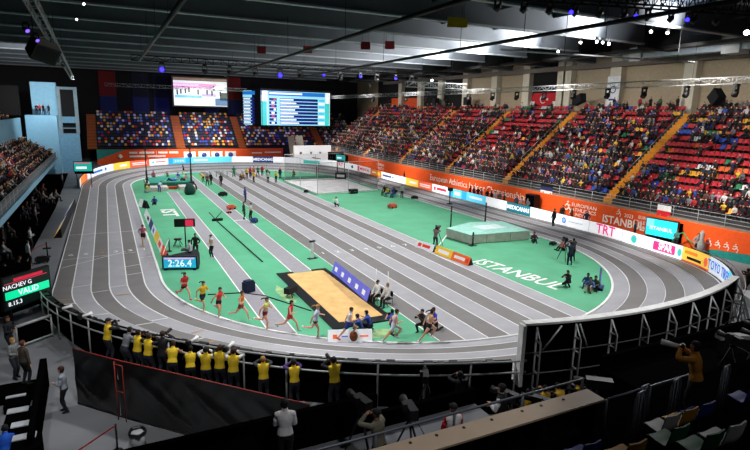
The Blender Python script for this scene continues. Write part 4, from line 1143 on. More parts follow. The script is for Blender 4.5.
STAND = {'R': 'row above the rail', 'L': 'row of the dark left stand', 'U': 'row of the upper left stand', 'F': 'row of the far stand'}
for e in key:
    o = bpy.data.objects.new('stadium_seat', seat_me); link(o); o.location = e[1]; o.rotation_euler = (0, 0, -PI / 2)
    o.color = lin(SEATC[e[3]]) + [1]
    tag(o, '%s seat, %s row above the rail, %s from the yellow stair, %s' % (e[3], nth(e[4] + 1), nth(e[5] + 1), BL[e[6]]), 'seat', 'empty seats in the right stand')
    q = bpy.data.objects.new('bracket', bk_me); link(q, o)
figs = sorted([e for e in CROWD if e[0] == 'R' and in_view(e)], key=dist)[:105] + sorted([e for e in CROWD if e[0] == 'L' and in_view(e)], key=dist)[:NFIG - 105]
kf = {id(e) for e in figs}
for e in figs:
    cn, cc, _ = pick(rnd, CROWDC)
    pose = rnd.choice(SITS)
    o = bpy.data.objects.new('person', fig[pose]); link(o); o.location = e[1]; o.color = lin(cc) + [1]
    o.rotation_euler = (0, 0, math.radians(e[2] - 90 + rnd.uniform(-14, 14))); s = rnd.uniform(.92, 1.03); o.scale = (s, s, s)
    if e[0] == 'R': lab = 'spectator in %s, %s row above the rail, %s from the stair, %s' % (cn, nth(e[4] + 1), nth(e[5] + 1), BL[e[6]])
    else: lab = 'spectator in %s, %s row of the dark left stand, %s along its railing' % (cn, nth(e[4] + 1), nth(e[5] + 1))
    tag(o, lab, 'person', 'spectators in the right stand' if e[0] == 'R' else 'spectators in the dark left stand')
def mass(name, items, label, cat, mats, group=None):
    """one mesh from many (vertices, faces, material per face, tone, transform)"""
    nv = sum(len(i[0]) for i in items); V = np.zeros((nv, 3)); T = np.ones((nv, 4)); loops = []; starts = []; totals = []; MI = []; a = 0; ls = 0
    for v, f, mi, tone, rz, s, pos in items:
        c, sn = math.cos(rz), math.sin(rz)
        w = v * s; V[a:a + len(v), 0] = w[:, 0] * c - w[:, 1] * sn + pos[0]; V[a:a + len(v), 1] = w[:, 0] * sn + w[:, 1] * c + pos[1]; V[a:a + len(v), 2] = w[:, 2] + pos[2]
        T[a:a + len(v), :3] = tone
        fl_, st_, tt = f
        loops.append(fl_ + a); starts.append(st_ + ls); totals.append(tt); MI.append(mi); ls += len(fl_); a += len(v)
    me = bpy.data.meshes.new(name); lo = np.concatenate(loops); st_ = np.concatenate(starts); tt = np.concatenate(totals)
    me.vertices.add(nv); me.vertices.foreach_set('co', V.ravel()); me.loops.add(len(lo)); me.loops.foreach_set('vertex_index', lo.astype(np.int32))
    me.polygons.add(len(st_)); me.polygons.foreach_set('loop_start', st_.astype(np.int32)); me.polygons.foreach_set('loop_total', tt.astype(np.int32))
    for m in mats: me.materials.append(m)
    me.polygons.foreach_set('material_index', np.concatenate(MI).astype(np.int32)); me.polygons.foreach_set('use_smooth', np.ones(len(st_), bool))
    at = me.color_attributes.new('tone', 'FLOAT_COLOR', 'POINT'); at.data.foreach_set('color', T.ravel())
    me.update(calc_edges=True); me.validate()
    o = bpy.data.objects.new(name, me); link(o); return tag(o, label, cat, group, 'stuff')
def packed(F):
    return np.array([i for f in F for i in f]), np.cumsum([0] + [len(f) for f in F])[:-1], np.array([len(f) for f in F])
sv = np.array(sb.v); sf_ = packed(sb.f); smi = np.zeros(len(sb.f), int)
for st_, lab in (('R', 'the many further coloured plastic seats of the right stand'), ('F', 'dark, white and coloured seats of the empty far stand')):
    it = [(sv, sf_, smi, lin(SEATC[e[3]]), -PI / 2 if st_ == 'R' else 0.0, 1.0, e[1]) for e in SEATS if e[0] == st_ and id(e) not in ks]
    mass('stadium_seats', it, lab, 'seats', [m_attr_seat])
mp = {}
for p, b in massfig.items():
    g = b['reg']; mi = np.full(len(g), 1); mi[np.isin(g, [R_['head'], R_['neck'], R_['hand']])] = 0; mi[np.isin(g, [R_['pelvis'], R_['thigh'], R_['shin'], R_['foot']])] = 2; mi[cover(b, 'hair')] = 3
    mp[p] = (b['V'], packed(b['F']), mi)
for st_, lab in (('R', 'the many further spectators filling the right stand'), ('F', 'spectators at the right end of the far stand'), ('L', 'further spectators in the dark left stand'), ('U', 'spectators in the upper left stand above the light-blue wall')):
    it = []
    for e in CROWD:
        if e[0] == st_ and id(e) not in kf:
            p = rnd.choice(SITS); cn, cc, _ = pick(rnd, CROWDC); v, f, mi = mp[p]
            it.append((v, f, mi, lin(cc), math.radians(e[2] - 90 + rnd.uniform(-14, 14)), rnd.uniform(.92, 1.03), e[1]))
    if it: mass('crowd', it, lab, 'crowd', [m_skin, m_attr_cloth, m_leg, m_hair])
# people standing along the top of the right stand and on the tower ledge
for i, (y, c, n) in enumerate(((12.2, (16, 16, 19), 'black'), (8.6, (168, 26, 36), 'red'), (7.2, (30, 30, 36), 'dark clothes'), (6.0, (40, 84, 58), 'dark green'), (3.9, (20, 22, 30), 'dark navy'), (-1.0, (16, 16, 18), 'a black coat'))):
    o = bpy.data.objects.new('person', fig['stand' if i % 2 else 'arms_front']); link(o); o.location = (37.5, y, 11.5); o.rotation_euler = (0, 0, PI / 2); o.color = lin(c) + [1]
    tag(o, 'person in %s standing behind the top row, %s from the white banner' % (n, nth(i + 1)), 'person', 'people standing behind the top row')
for i, (x, c, n) in enumerate(((-28.1, (20, 20, 26), 'black'), (-27.7, (200, 60, 70), 'red and white'), (-27.2, (24, 24, 30), 'dark clothes'), (-26.5, (18, 18, 20), 'a black coat'))):
    o = bpy.data.objects.new('person', fig['stand' if i % 2 else 'arms_front']); link(o); o.location = (x, 64.6, 9.1); o.rotation_euler = (0, 0, PI if i < 2 else PI * .8); o.color = lin(c) + [1]
    tag(o, 'person in %s on the light-blue tower ledge, %s from its left' % (n, nth(i + 1)), 'person', 'people on the ledge of the light-blue tower')
# ------------------------------------------------------------------ infield equipment
m_matgrey = M('mat_grey', (206, 196, 190), .8); m_mattop = M('mat_pale_green', (150, 204, 190), .7); m_matgreen = M('mat_green', (26, 116, 92), .7); m_pole = M('dark_green_pole', (16, 44, 36), .5)
# high-jump landing mat
t = empty('high_jump_mat', (11.0, 3.2, 0), 0, 'big grey high-jump landing mat with pale green top on the right of the infield', 'landing mat')
HJ = [(-2.65, -2.65), (3.45, -3.1), (3.9, 1.3), (.6, 1.9), (-3.1, .35)]
mb = MB(); mb.prism(HJ, .05, .78); mb.build('mattress', m_matgrey, t)
mb = MB(); mb.prism([(x * 1.005, y * 1.005) for x, y in HJ], .785, .83); mb.build('top_sheet', m_mattop, t)
mb = MB(); mb.box(-.3, 2.3, -1.3, .3, .832, .838); mb.build('pale_panel', M('mat_white', (206, 226, 222), .7), t)
mb = MB()
for x in (-1.0, 1.4): mb.box(x - .02, x + .02, -2.775 - (x + 1) * .075, -2.6, .06, .76)
mb.build('seam', M('mat_seam', (110, 104, 100), .8), t)
def upright(x, y, h, label, z=0):
    t = empty('upright', (x, y, z), 0, label, 'upright')
    mb = MB(); mb.box(-.3, .3, -.2, .2, 0, .05); mb.build('base', m_blackpaint, t)
    mb = MB(); mb.box(-.05, .05, -.05, .05, .05, h); mb.build('post', m_pole, t)
    mb = MB(); mb.box(-.08, .08, -.1, .1, h * .72, h * .75); mb.build('bar_rest', m_steel, t)
    mb = MB(); mb.lathe((0, 0, h), [(.06, 0), (.06, .05), (.02, .07)], 8); mb.build('cap', m_blackpaint, t)
upright(10.2, 6.2, 2.2, 'dark post behind the left corner of the high-jump mat'); upright(15.2, 7.4, 2.1, 'dark post behind the right part of the high-jump mat')
upright(8.3, .1, 1.1, 'short dark post at the front corner of the high-jump mat')
t = empty('floor_strut', (7.2, 2.4, 0), 0, 'white bar lying from the high-jump mat down to the low boards', 'bar')
mb = MB(); mb.tube([(0, 0, .5), (-3.0, -2.9, .12)], .05, 6); mb.build('bar', m_white, t)
# throwing area with kerb and net
t = empty('shot_put_cage', (5.5, 30.2, 0), 0, 'shot-put landing area with white kerb and tall thin net on the far infield', 'throwing cage')
o = Vector((5.5, 30.2, 0)); CG = [(5.4, 44.0), (5.6, 30.2), (14.9, 31.3), (15.4, 44.5)]
mb = MB(); mb.prism([(x - o.x, y - o.y) for x, y in CG], .02, .06); mb.build('landing_surface', M('landing_grey', (206, 204, 206), .8, noise=.18, scale=1.0), t)
for a, b in ((0, 1), (1, 2), (3, 0)):
    mb = MB(); mb.beam((CG[a][0] - o.x, CG[a][1] - o.y, .15), (CG[b][0] - o.x, CG[b][1] - o.y, .15), .2, .26); mb.build('kerb', m_white, t)
m_net = M('net_dark', (24, 30, 30), .9, alpha=.26)
for (a, b) in ((CG[0], CG[3]), (CG[3], CG[2]), (CG[1], CG[2]), (CG[0], CG[1])):
    mb = MB(); mb.face([(a[0] - o.x, a[1] - o.y, .3), (b[0] - o.x, b[1] - o.y, .3), (b[0] - o.x, b[1] - o.y, 4.2), (a[0] - o.x, a[1] - o.y, 4.2)])
    q = mb.build('net', m_net if (a, b) != (CG[0], CG[1]) else M('net_pale', (150, 160, 158), .9, alpha=.06), t)
for x, y in CG + [(10.2, 30.75), (5.5, 37), (15.2, 38), (10.4, 44.2)]:
    mb = MB(); mb.tube([(x - o.x, y - o.y, .05), (x - o.x, y - o.y, 4.2)], .035, 6); mb.build('post', m_pipe, t)
mb = MB(); mb.tube([(CG[2][0] - o.x, CG[2][1] - o.y, 4.2), (CG[1][0] - o.x, CG[1][1] - o.y, 4.2), (CG[0][0] - o.x, CG[0][1] - o.y, 4.2), (CG[3][0] - o.x, CG[3][1] - o.y, 4.2), (CG[2][0] - o.x, CG[2][1] - o.y, 4.2)], .03, 6); mb.build('top_wire', m_pipe, t)
mb = MB(); mb.prism([(5.6 - o.x, 44.2 - o.y), (15.2 - o.x, 44.6 - o.y), (13, 20), (.5, 20)], .01, .03); mb.build('dark_green_floor', M('circle_green', (28, 96, 72), .8), t)
t = empty('equipment_case', (10.0, 30.0, 0), .2, 'black equipment case on a white beam beside the shot-put kerb', 'case')
mb = MB(); mb.box(-1.2, 3.8, -.05, .05, .18, .26); mb.build('beam', m_white, t)
mb = MB(); mb.box(.2, 1.2, -.4, .4, 0, .6); mb.build('case', m_blackpaint, t); mb = MB(); mb.box(.5, .9, -.45, -.4, .3, .36); mb.build('handle', m_steel, t)
t = empty('distance_sign', (14.2, 43.0, 0), -.6, 'dark board with white writing inside the far corner of the shot-put net', 'sign')
mb = MB(); mb.box(-.9, .9, -.05, .05, .3, 1.3); mb.build('board', m_blackpaint, t); mb = MB(); mb.box(-.6, .6, -.08, -.052, .6, 1.0); mb.build('marking', m_white, t)
# pole-vault mat and uprights
t = empty('pole_vault_mat', (-11.3, 43.6, 0), 0, 'green pole-vault landing mat with pale front pads at the far end of the infield', 'landing mat')
mb = MB(); mb.box(-2.6, 3.1, -2.0, 4.5, .0, .8); mb.build('mattress', m_matgreen, t)
mb = MB(); mb.box(-2.62, 3.12, -2.02, 4.52, .8, .84); mb.build('top_sheet', M('vault_top', (34, 138, 118), .7), t)
for x0, x1 in ((-3.2, -.5), (.9, 3.2)):
    mb = MB(); mb.prism([(x0, -4.3), (x1, -4.3), (x1, -2.0), (x0, -2.0)], 0, .5); mb.build('front_pad', m_matgrey, t)
mb = MB(); mb.box(-.35, .75, -2.9, -2.1, .0, .35); mb.build('planting_box_cover', M('red_cover', (190, 70, 50), .7), t)
mb = MB(); mb.box(-3.1, -2.7, -3.6, 1.0, 0, 1.0); mb.build('side_pad', M('pad_white', (206, 206, 196), .7), t)
def vault_upright(x, y, label):
    t = empty('upright', (x, y, 0), 0, label, 'upright')
    mb = MB(); mb.box(-.3, .3, -.5, .5, 0, .9); mb.build('base_pad', m_pole, t)
    mb = MB(); mb.box(-.11, .11, -.11, .11, .9, 2.6); mb.build('lower_post', m_pole, t)
    mb = MB(); mb.box(-.07, .07, -.07, .07, 2.6, 6.0); mb.build('post', m_pole, t)
    mb = MB(); mb.box(-.12, .12, -.2, .1, 5.3, 5.45); mb.build('bar_rest', m_blackpaint, t)
vault_upright(-14.3, 40.3, 'tall dark green pole-vault upright left of the mat'); vault_upright(-8.6, 41.6, 'tall dark green pole-vault upright right of the mat')
t = empty('pole_bag', (-9.6, 35.6, 0), .5, 'dark green padded bundle and black hoop standing right of the pole-vault mat', 'bag')
mb = MB(); mb.lathe((0, 0, 0), [(.5, 0), (.7, .25), (.62, .8), (.4, 1.3), (.1, 1.45)], 12); mb.build('bag', M('bag_green', (14, 62, 52), .8), t)
mb = MB(); mb.tube([(.5 + .5 * math.cos(a), .0, .75 + .6 * math.sin(a)) for a in [k * PI / 7 - .8 for k in range(8)]], .09, 8); mb.build('hoop', m_blackpaint, t)
# timing clock board
t = empty('timing_clock', (-14.75, 1.65, 0), math.radians(-20), 'black timing clock reading 2:26.4 in white on cyan by the left straight', 'clock')
ux, uy = math.cos(math.radians(-20)), math.sin(math.radians(-20))
mb = MB(); mb.box(-1.15, 1.15, 0, .35, .08, .95); mb.build('housing', m_blackpaint, t)
mb = MB(); mb.prism([(-1.15, .35), (1.15, .35), (1.0, 1.5), (.6, 2.6), (-.6, 1.2)], .0, .8); mb.build('rear_cover', M('clock_cover', (14, 16, 30), .8), t)
mb = MB(); mb.box(-1.05, 1.05, -.012, .0, .15, .88); mb.build('display', scr('clock', (30, 150, 186), 1.0), t)
mb = MB(); mb.box(-1.0, .95, -.02, -.013, .76, .86); mb.build('top_line', scr('pinkline', (206, 150, 190), 1.0), t)
mb = MB()
for x in (-.95, .95): mb.box(x - .1, x + .1, -.1, .4, 0, .08)
mb.build('foot', m_blackpaint, t)
o = Vector((-14.75, 1.65, .46)); n = Vector((uy, -ux, 0))
text('2:26.4', o + n * .03, .68, (ux, uy, 0), (0, 0, 1), wt, t, xs=.95)
t = empty('display_board', (-13.7, 7.0, 0), -.2, 'small black display with a red half on a post behind the timing clock', 'display')
mb = MB(); mb.tube([(0, 0, 0), (0, 0, 1.9)], .05, 8); mb.build('post', m_blackpaint, t)
mb = MB(); mb.box(-.75, .75, -.1, .1, 1.85, 2.45); mb.build('housing', m_blackpaint, t)
mb = MB(); mb.box(.05, .62, -.115, -.101, 1.9, 2.4); mb.build('red_face', scr('red', (200, 40, 70), .8), t)
mb = MB(); mb.box(-.35, .35, -.3, .3, 0, .06); mb.build('base', m_blackpaint, t)
t = empty('stool', (-14.1, 8.6, 0), 0, 'small black stool by the post behind the timing clock', 'stool')
mb = MB(); mb.lathe((0, 0, .5), [(.02, 0), (.3, 0), (.3, .08), (.02, .1)], 14); mb.build('seat', m_blackpaint, t)
for k in range(4):
    a = k * PI / 2 + .4; mb = MB(); mb.tube([(.12 * math.cos(a), .12 * math.sin(a), .5), (.4 * math.cos(a), .4 * math.sin(a), 0)], .025, 6); mb.build('leg', m_blackpaint, t)
t = empty('barrier_post', (-14.9, 7.0, 0), 0, 'short dark post with a white rope by the low coloured boards', 'post')
mb = MB(); mb.tube([(0, 0, 0), (0, 0, 1.0)], .05, 8); mb.build('post', m_pole, t); mb = MB(); mb.lathe((0, 0, 0), [(.02, 0), (.2, 0), (.2, .04), (.02, .05)], 12); mb.build('base', m_blackpaint, t)
mb = MB(); mb.tube([(0, 0, .95), (-.4, -1.6, .75), (-.7, -3.1, .62)], .03, 6); mb.build('rope', m_white, t)
# small items on the infield
def wind(x, y):
    t = empty('wind_gauge', (x, y, 0), .2, 'white measuring post on a black foot between the runway and the sprint lanes', 'gauge')
    mb = MB(); mb.box(-.35, .35, -.15, .15, 0, .06); mb.build('foot', m_blackpaint, t)
    mb = MB(); mb.box(-.07, .07, -.06, .06, .06, 1.25); mb.build('post', m_white, t)
    mb = MB(); mb.tube([(-.22, 0, 1.32), (.22, 0, 1.32)], .08, 8); mb.build('head', m_blackpaint, t)
wind(-5.5, 1.15)
def cart(x, y, rz, label, c, c2=None, s=1.0):
    t = empty('equipment_cart', (x, y, 0), rz, label, 'cart')
    mb = MB(); mb.prism([(-.5 * s, -.3 * s), (.5 * s, -.3 * s), (.55 * s, .1 * s), (.3 * s, .32 * s), (-.5 * s, .3 * s)], .1, .42 * s); mb.build('body', c, t)
    mb = MB(); mb.prism([(-.35 * s, -.2 * s), (.3 * s, -.2 * s), (.2 * s, .2 * s), (-.35 * s, .2 * s)], .42 * s, .55 * s); mb.build('lid', c2 or c, t)
    for sx in (-.3, .3):
        for sy in (-.32, .32):
            mb = MB(); mb.tube([(sx * s, (sy - .03) * s, .1), (sx * s, (sy + .03) * s, .1)], .1, 10); mb.build('wheel', m_blackpaint, t)
m_or2 = M('case_coral', (222, 100, 70), .6)
cart(10.4, 18.4, .3, 'coral red equipment cart alone on the right half of the infield', m_or2); cart(-6.9, 23.4, .2, 'coral red case beside the long-jump runway', m_or2, None, .9)
cart(-6.0, 33.0, .6, 'low black case beside the sprint lanes at the far end', m_blackpaint); cart(-6.3, 15.6, 1, 'small blue case by the long-jump runway', M('case_blue', (40, 60, 130), .6), None, .8)
cart(-7.6, 21.2, .2, 'flat orange cone mat on the long-jump runway', m_or2, None, .45)
cart(16.3, 23.4, .2, 'black case on the kerb of the back straight', m_blackpaint, None, .8)
cart(4.9, 32.7, .9, 'small black case at the foot of the shot-put kerb', m_blackpaint, None, .7)
cart(15.0, -2.2, .3, 'dark kit bag on the floor by the high-jump bend', m_blackpaint, None, .6)
t = empty('rake', (-9.35, 11.5, 0), 0, 'long dark rake and rail lying on the green floor between the runways', 'rake')
mb = MB(); mb.tube([(-.2, 6.0, .05), (.2, -10.0, .05)], .05, 6); mb.build('rail', m_pole, t); mb = MB(); mb.box(-.6, .4, 5.9, 6.1, 0, .25); mb.build('head', m_blackpaint, t); mb = MB(); mb.tube([(-.3, 6.0, .2), (.5, 6.8, .75)], .04, 6); mb.tube([(-.3, 6.0, .2), (-.7, 6.9, .7)], .04, 6); mb.build('stand', m_blackpaint, t)
t = empty('cable', (0, 0, 0), 0, 'black cable lying on the green floor behind the runners', 'cable')
mb = MB(); mb.tube([(-13.9, -4.2, .03), (-12.0, -4.6, .03), (-10.9, -5.6, .03), (-10.0, -7.4, .03), (-9.2, -9.0, .03)], .03, 6); mb.build('cable', m_blackpaint, t)
t = empty('covered_stool', (-11.55, -4.5, 0), .4, 'navy covered stool on the green floor behind the runners', 'stool')
mb = MB(); mb.prism([(-.3, -.24), (.3, -.24), (.32, .22), (-.32, .24)], .0, .62); mb.build('cover', M('wrap_navy', (16, 24, 60), .7), t)
mb = MB(); mb.prism([(-.26, -.2), (.24, -.2), (.2, .18), (-.24, .2)], .62, .72); mb.build('cushion', MATS['wrap_navy'], t)
t = empty('camera_box', (-9.5, -6.3, 0), .6, 'black box camera on the green floor by the sand pit border', 'camera')
mb = MB(); mb.box(-.4, .4, -.2, .2, .25, .6); mb.build('body', m_blackpaint, t)
for k in range(3):
    a = k * 2.1; mb = MB(); mb.tube([(0, 0, .25), (.3 * math.cos(a), .3 * math.sin(a), 0)], .03, 6); mb.build('leg', m_blackpaint, t)
t = empty('low_panel', (9.15, -12.35, 0), .6, 'blue leaning panel beside the seated group at the right bend', 'panel')
mb = MB(); mb.prism([(-.5, -.2), (.5, -.2), (.3, .3), (-.3, .3)], 0, .15); mb.build('foot', M('panel_dark', (30, 40, 110), .6), t)
mb = MB(); mb.beam((-.1, 0, .1), (.35, .1, 1.25), .7, .08, 0, (0, 1, 0)); mb.build('panel', M('panel_blue', (120, 140, 210), .6), t)
# starting-block trolley row at the far end of the sprint lanes
def hurdle(x, y, c, label):
    t = empty('hurdle', (x, y, 0), 0, label, 'hurdle', 'hurdles parked at the far end of the sprint lanes')
    for s in (-.55, .55):
        mb = MB(); mb.box(s - .03, s + .03, -.35, .3, 0, .06); mb.box(s - .03, s + .03, -.03, .03, .06, .9); mb.build('leg', c, t)
    mb = MB(); mb.box(-.6, .6, -.02, .02, .84, .98); mb.build('top_bar', m_white, t)
gr = M('hurdle_green', (30, 140, 80), .6)
for i, x in enumerate((-3.6, -2.6, -.9, .3, 1.5)):
    hurdle(x, 54 - .3 * i, gr if i in (0, 1, 3) else m_blackpaint, '%s hurdle at the far end of the sprint lanes, %s from the left' % ('green' if i in (0, 1, 3) else 'black', nth(i + 1)))
# white structure behind the far bend
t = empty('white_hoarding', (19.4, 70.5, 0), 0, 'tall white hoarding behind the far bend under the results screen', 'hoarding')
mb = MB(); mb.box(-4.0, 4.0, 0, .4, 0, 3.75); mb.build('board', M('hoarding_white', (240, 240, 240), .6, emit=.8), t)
for x, c in ((-2.6, m_vr), (-.4, pn), (1.6, pn)):
    mb = MB(); mb.box(x - .25, x + .25, -.02, 0, 2.0, 2.5); mb.build('marking', M('faint_mark', (206, 190, 196), .6), t)
mb = MB(); mb.face([(-3.4, -.03, .3), (-.6, -.03, .3), (-.3, -.03, 1.2), (-3.2, -.03, 1.0)]); mb.build('teal_shape', M('teal_shape', (20, 150, 170), .6), t)
mb = MB(); mb.face([(-.3, -.03, 1.25), (1.9, -.03, .75), (1.7, -.03, 1.1), (.0, -.03, 1.4)]); mb.build('coral_shape', m_or2, t)
for x, rz in ((16.4, .3), (18.3, -.2)):
    t = empty('beige_panel', (x, 73.5, 0), rz, 'tilted beige panel above the white hoarding, %s one' % ('left' if x < 17 else 'right'), 'panel')
    mb = MB(); mb.beam((0, 0, 0), (-.9, 0, 5.6), 1.5, .15, 0, (0, 1, 0)); mb.build('panel', M('beige_panel', (150, 142, 128), .7), t)
    mb = MB(); mb.tube([(0, .2, 0), (-.5, .9, 4.0)], .05, 6); mb.build('strut', m_blackpaint, t)
# dark opening right of the hoarding, with a slanting rail
t = empty('dark_box', (22.9, 66.5, 0), -.5, 'black booth between the white hoarding and the orange wall at the far right corner', 'booth')
mb = MB(); mb.box(-1.5, 1.5, -1, 1, 0, 2.6); mb.build('booth', m_black, t); mb = MB(); mb.box(-1.6, 1.6, -1.1, 1.1, 2.6, 2.7); mb.build('roof', m_blackpaint, t)
# ------------------------------------------------------------------ runners on the near bend
HR = ('hair', BROWN)
RUN = [
 (-15.25, -4.9, -62, 'runC', ('tee', RED), ('briefs', BLACK), (226, 50, 90), 'runner in a red top with pink shoes, last of the line on the bend', ('hair', BROWN), ('ponytail',)),
 (-14.55, -6.75, -56, 'runA', ('tee', (226, 176, 40)), ('shorts', BLACK), (226, 226, 120), 'runner in a yellow top and black shorts, second from the back of the line', HR, ('ponytail',)),
 (-13.95, -8.1, -52, 'runD', ('singlet', (214, 60, 56)), ('briefs', BLACK), WHT, 'runner in a coral singlet and black briefs with pale shoes', HR, ()),
 (-13.05, -9.25, -46, 'runC', ('croptop', (206, 120, 40)), ('briefs', (140, 60, 60)), (150, 220, 190), 'runner in an orange crop top with one leg stretched back', HR, ()),
 (-12.15, -10.55, -41, 'runA', ('croptop', (206, 216, 110)), ('briefs', (120, 30, 40)), WHT, 'runner in a lime crop top and dark red briefs with flying ponytail', HR, ('ponytail',)),
 (-11.2, -11.55, -36, 'runC', ('singlet', (206, 36, 50)), ('briefs', RED), (120, 200, 170), 'runner in a bright red singlet and red briefs', ('hair', BLK), ()),
 (-10.2, -12.45, -32, 'runA', ('tee', (200, 206, 222)), ('briefs', (60, 50, 60)), WHT, 'runner in a pale grey top beside the corner of the sand pit border', ('hair', BLOND), ('ponytail',)),
 (-8.95, -13.55, -26, 'runB', ('singlet', (226, 226, 232)), ('shorts', (32, 50, 130)), (222, 90, 60), 'runner in a white singlet and blue shorts by the white board', HR, ()),
 (-7.1, -14.6, -20, 'runB', ('singlet', (226, 190, 190)), ('shorts', (196, 216, 222)), WHT, 'runner in a pale pink singlet, second in the line', HR, ()),
 (-5.55, -15.25, -14, 'runB', ('croptop', (214, 170, 110)), ('briefs', BLACK), WHT, 'leading runner with flying brown hair in a tan crop top and black briefs', ('hair_long', BROWN), ('ponytail',)),
]
for x, y, hd, po, tp, bt, sh, lab, hr, ex in RUN:
    person(lab, x, y, tz(x, y, math.hypot(x, y)) + .01, hd, po, tp, bt, sh, hr, 1.7, m_skin, 2, ex + ('bib',))
person('runner in a pink top and orange tights trailing alone on the left straight', -16.55, 9.7, .01, -92, 'runA', ('tee', (196, 110, 140)), ('shorts', BLACK), (226, 210, 90), HR, 1.68, m_skin, 1)
# photographers crouching at the near edge of the infield
for x, y, f, po, tp, lab in ((-8.1, -13.0, 150, 'crouch', ('tee', (40, 74, 150)), 'crouching person in a blue top behind the white board, low head'), (-7.5, -12.75, 140, 'crouch', ('tee', BLU), 'crouching person in a blue top beside the sand pit border'), (-6.5, -13.5, 100, 'kneel', ('tee', (52, 84, 190)), 'kneeling person in a bright blue bib seen from behind near the sand pit'), (-5.0, -13.9, 190, 'kneel', ('long', BLACK), 'kneeling person in black beside the leading runner'), (-4.35, -13.9, 195, 'kneel', ('tee', (44, 60, 190)), 'kneeling person in royal blue with long dark hair at the edge of the sprint lanes')):
    o = person(lab, x, y, 0, f, po, tp, ('trousers', BLACK), DARK, ('hair_long', BLK) if 'long' in lab else ('hair', BLK), 1.72, m_skin, 1)
    if po == 'kneel': held(o, po, 'short', 'black camera held by the %s' % ('person in the bright blue bib' if 'bib' in lab else ('kneeling person in black' if 'in black' in lab else 'kneeling person in royal blue')))
# judges seated by the pit
def chair(x, y, f, label, c=m_blackpaint):
    t = empty('chair', (x, y, 0), math.radians(f - 90), label, 'chair')
    mb = MB(); mb.box(-.22, .22, -.22, .22, .42, .46); mb.build('seat', c, t); mb = MB(); mb.box(-.22, .22, -.24, -.2, .55, .85); mb.build('backrest', c, t)
    for sx in (-.2, .2):
        for sy in (-.22, .2):
            mb = MB(); mb.tube([(sx, sy, 0), (sx, sy, .42 if sy > 0 else .85)], .018, 6); mb.build('leg', m_steel, t)
for x, y, lab, tp in ((-5.25, -9.2, 'seated judge in white with a dark cap at the side of the sand pit', ('long', WHT)), (-4.95, -9.85, 'seated judge in white nearest the camera at the side of the sand pit', ('long', (222, 214, 214)))):
    person(lab, x, y, 0, 200, 'sit', tp, ('trousers', BLACK), DARK, ('cap', BLACK) if 'cap' in lab else ('hair', BLOND), 1.74, m_skin, 1)
    chair(x, y, 200, 'black chair under the judge %s' % ('with the dark cap' if 'cap' in lab else 'nearest the camera'))
for x, y, lab in ((-5.15, -8.75, 'thin white flag pole beside the judges, left one'), (-4.75, -9.5, 'thin white flag pole beside the judges, right one')):
    t = empty('flag_pole', (x, y, 0), 0, lab, 'pole'); mb = MB(); mb.tube([(0, 0, 0), (0, 0, 1.9)], .03, 6); mb.build('pole', m_white, t); mb = MB(); mb.box(-.15, .15, -.15, .15, 0, .04); mb.build('base', m_blackpaint, t)
# officials and athletes on the infield
P = person
o = P('standing official in black on the pole-vault runway, left of two', -13.25, 4.9, 0, 250, 'stand_wide', ('long', BLACK), ('trousers', BLACK), BLACK, ('hair', BLK), 1.75)
o = P('standing official in black and white on the pole-vault runway edge, right of two', -12.25, 4.0, 0, 200, 'arms_front', ('vest', (206, 206, 206)), ('trousers', BLACK), WHT, ('cap', BLACK), 1.74)
P('person in pale grey leaning over the rear of the timing clock', -13.9, 3.0, 0, 160, 'arms_front', ('long', (176, 180, 184)), ('trousers', NAVY), DARK, ('hair', BLK), 1.72)
P('seated person in blue on the green floor left of the white letters', -14.25, 29.2, 0, 260, 'ground', ('long', BLU), ('trousers', NAVY), DARK)
P('person in white and black standing by the long-jump take-off', -6.35, 16.6, 0, 200, 'arms_front', ('tee', WHT), ('trousers', BLACK), DARK)
P('person in dark clothes standing behind the one in white by the take-off', -6.9, 17.4, 0, 330, 'stand', ('long', DARK), ('trousers', BLACK), DARK)
P('person in a blue jacket standing in the sprint lanes', -4.45, 27.6, 0, 320, 'stand', ('long', (36, 60, 150)), ('trousers', NAVY), DARK)
P('person in black standing in the left sprint lane far away', -4.5, 42.2, 0, 240, 'stand', ('long', BLACK), ('trousers', BLACK), DARK)
P('person in a yellow vest bending at the start of the sprint lanes', -6.1, 47.5, 0, 220, 'bend', ('long', YEL), ('trousers', BLACK), DARK)
P('person in red and grey standing by the far end of the long-jump runway', -6.3, 42.6, 0, 250, 'stand_wide', ('long', (130, 70, 70)), ('trousers', DARK), DARK)
P('person in black beside the one in red and grey at the runway end', -5.6, 43.8, 0, 230, 'stand', ('long', BLACK), ('trousers', DARK), DARK)
P('person in a yellow vest in the sprint lanes before the far start group', .9, 45.0, 0, 200, 'stand', ('long', YEL), ('trousers', BLACK), DARK)
P('person in white and green between the two yellow vests at the far start', 2.7, 43.8, 0, 260, 'stand', ('long', (190, 210, 196)), ('trousers', BLACK), DARK)
P('person in a yellow vest at the right end of the far start group', 3.9, 43.6, 0, 220, 'stand', ('tee', YEL), ('trousers', BLACK), DARK)
grp = [(-.4, 47.8, 'sit_lean', (120, 70, 60), 'maroon'), (.1, 48.6, 'crouch', (200, 150, 60), 'ochre'), (.9, 49.8, 'stand', (216, 196, 90), 'pale yellow'), (1.7, 50.8, 'stand', RED, 'red'), (2.4, 51.3, 'stand', (200, 120, 100), 'salmon'), (3.2, 51.8, 'stand_wide', (44, 130, 80), 'green'), (4.1, 52.6, 'stand', RED, 'red and white'), (5.0, 53.2, 'stand', (190, 196, 190), 'white'), (4.7, 50.4, 'bend', (40, 140, 90), 'bright green'), (-.6, 52.2, 'stand_wide', (36, 140, 80), 'green tracksuit')]
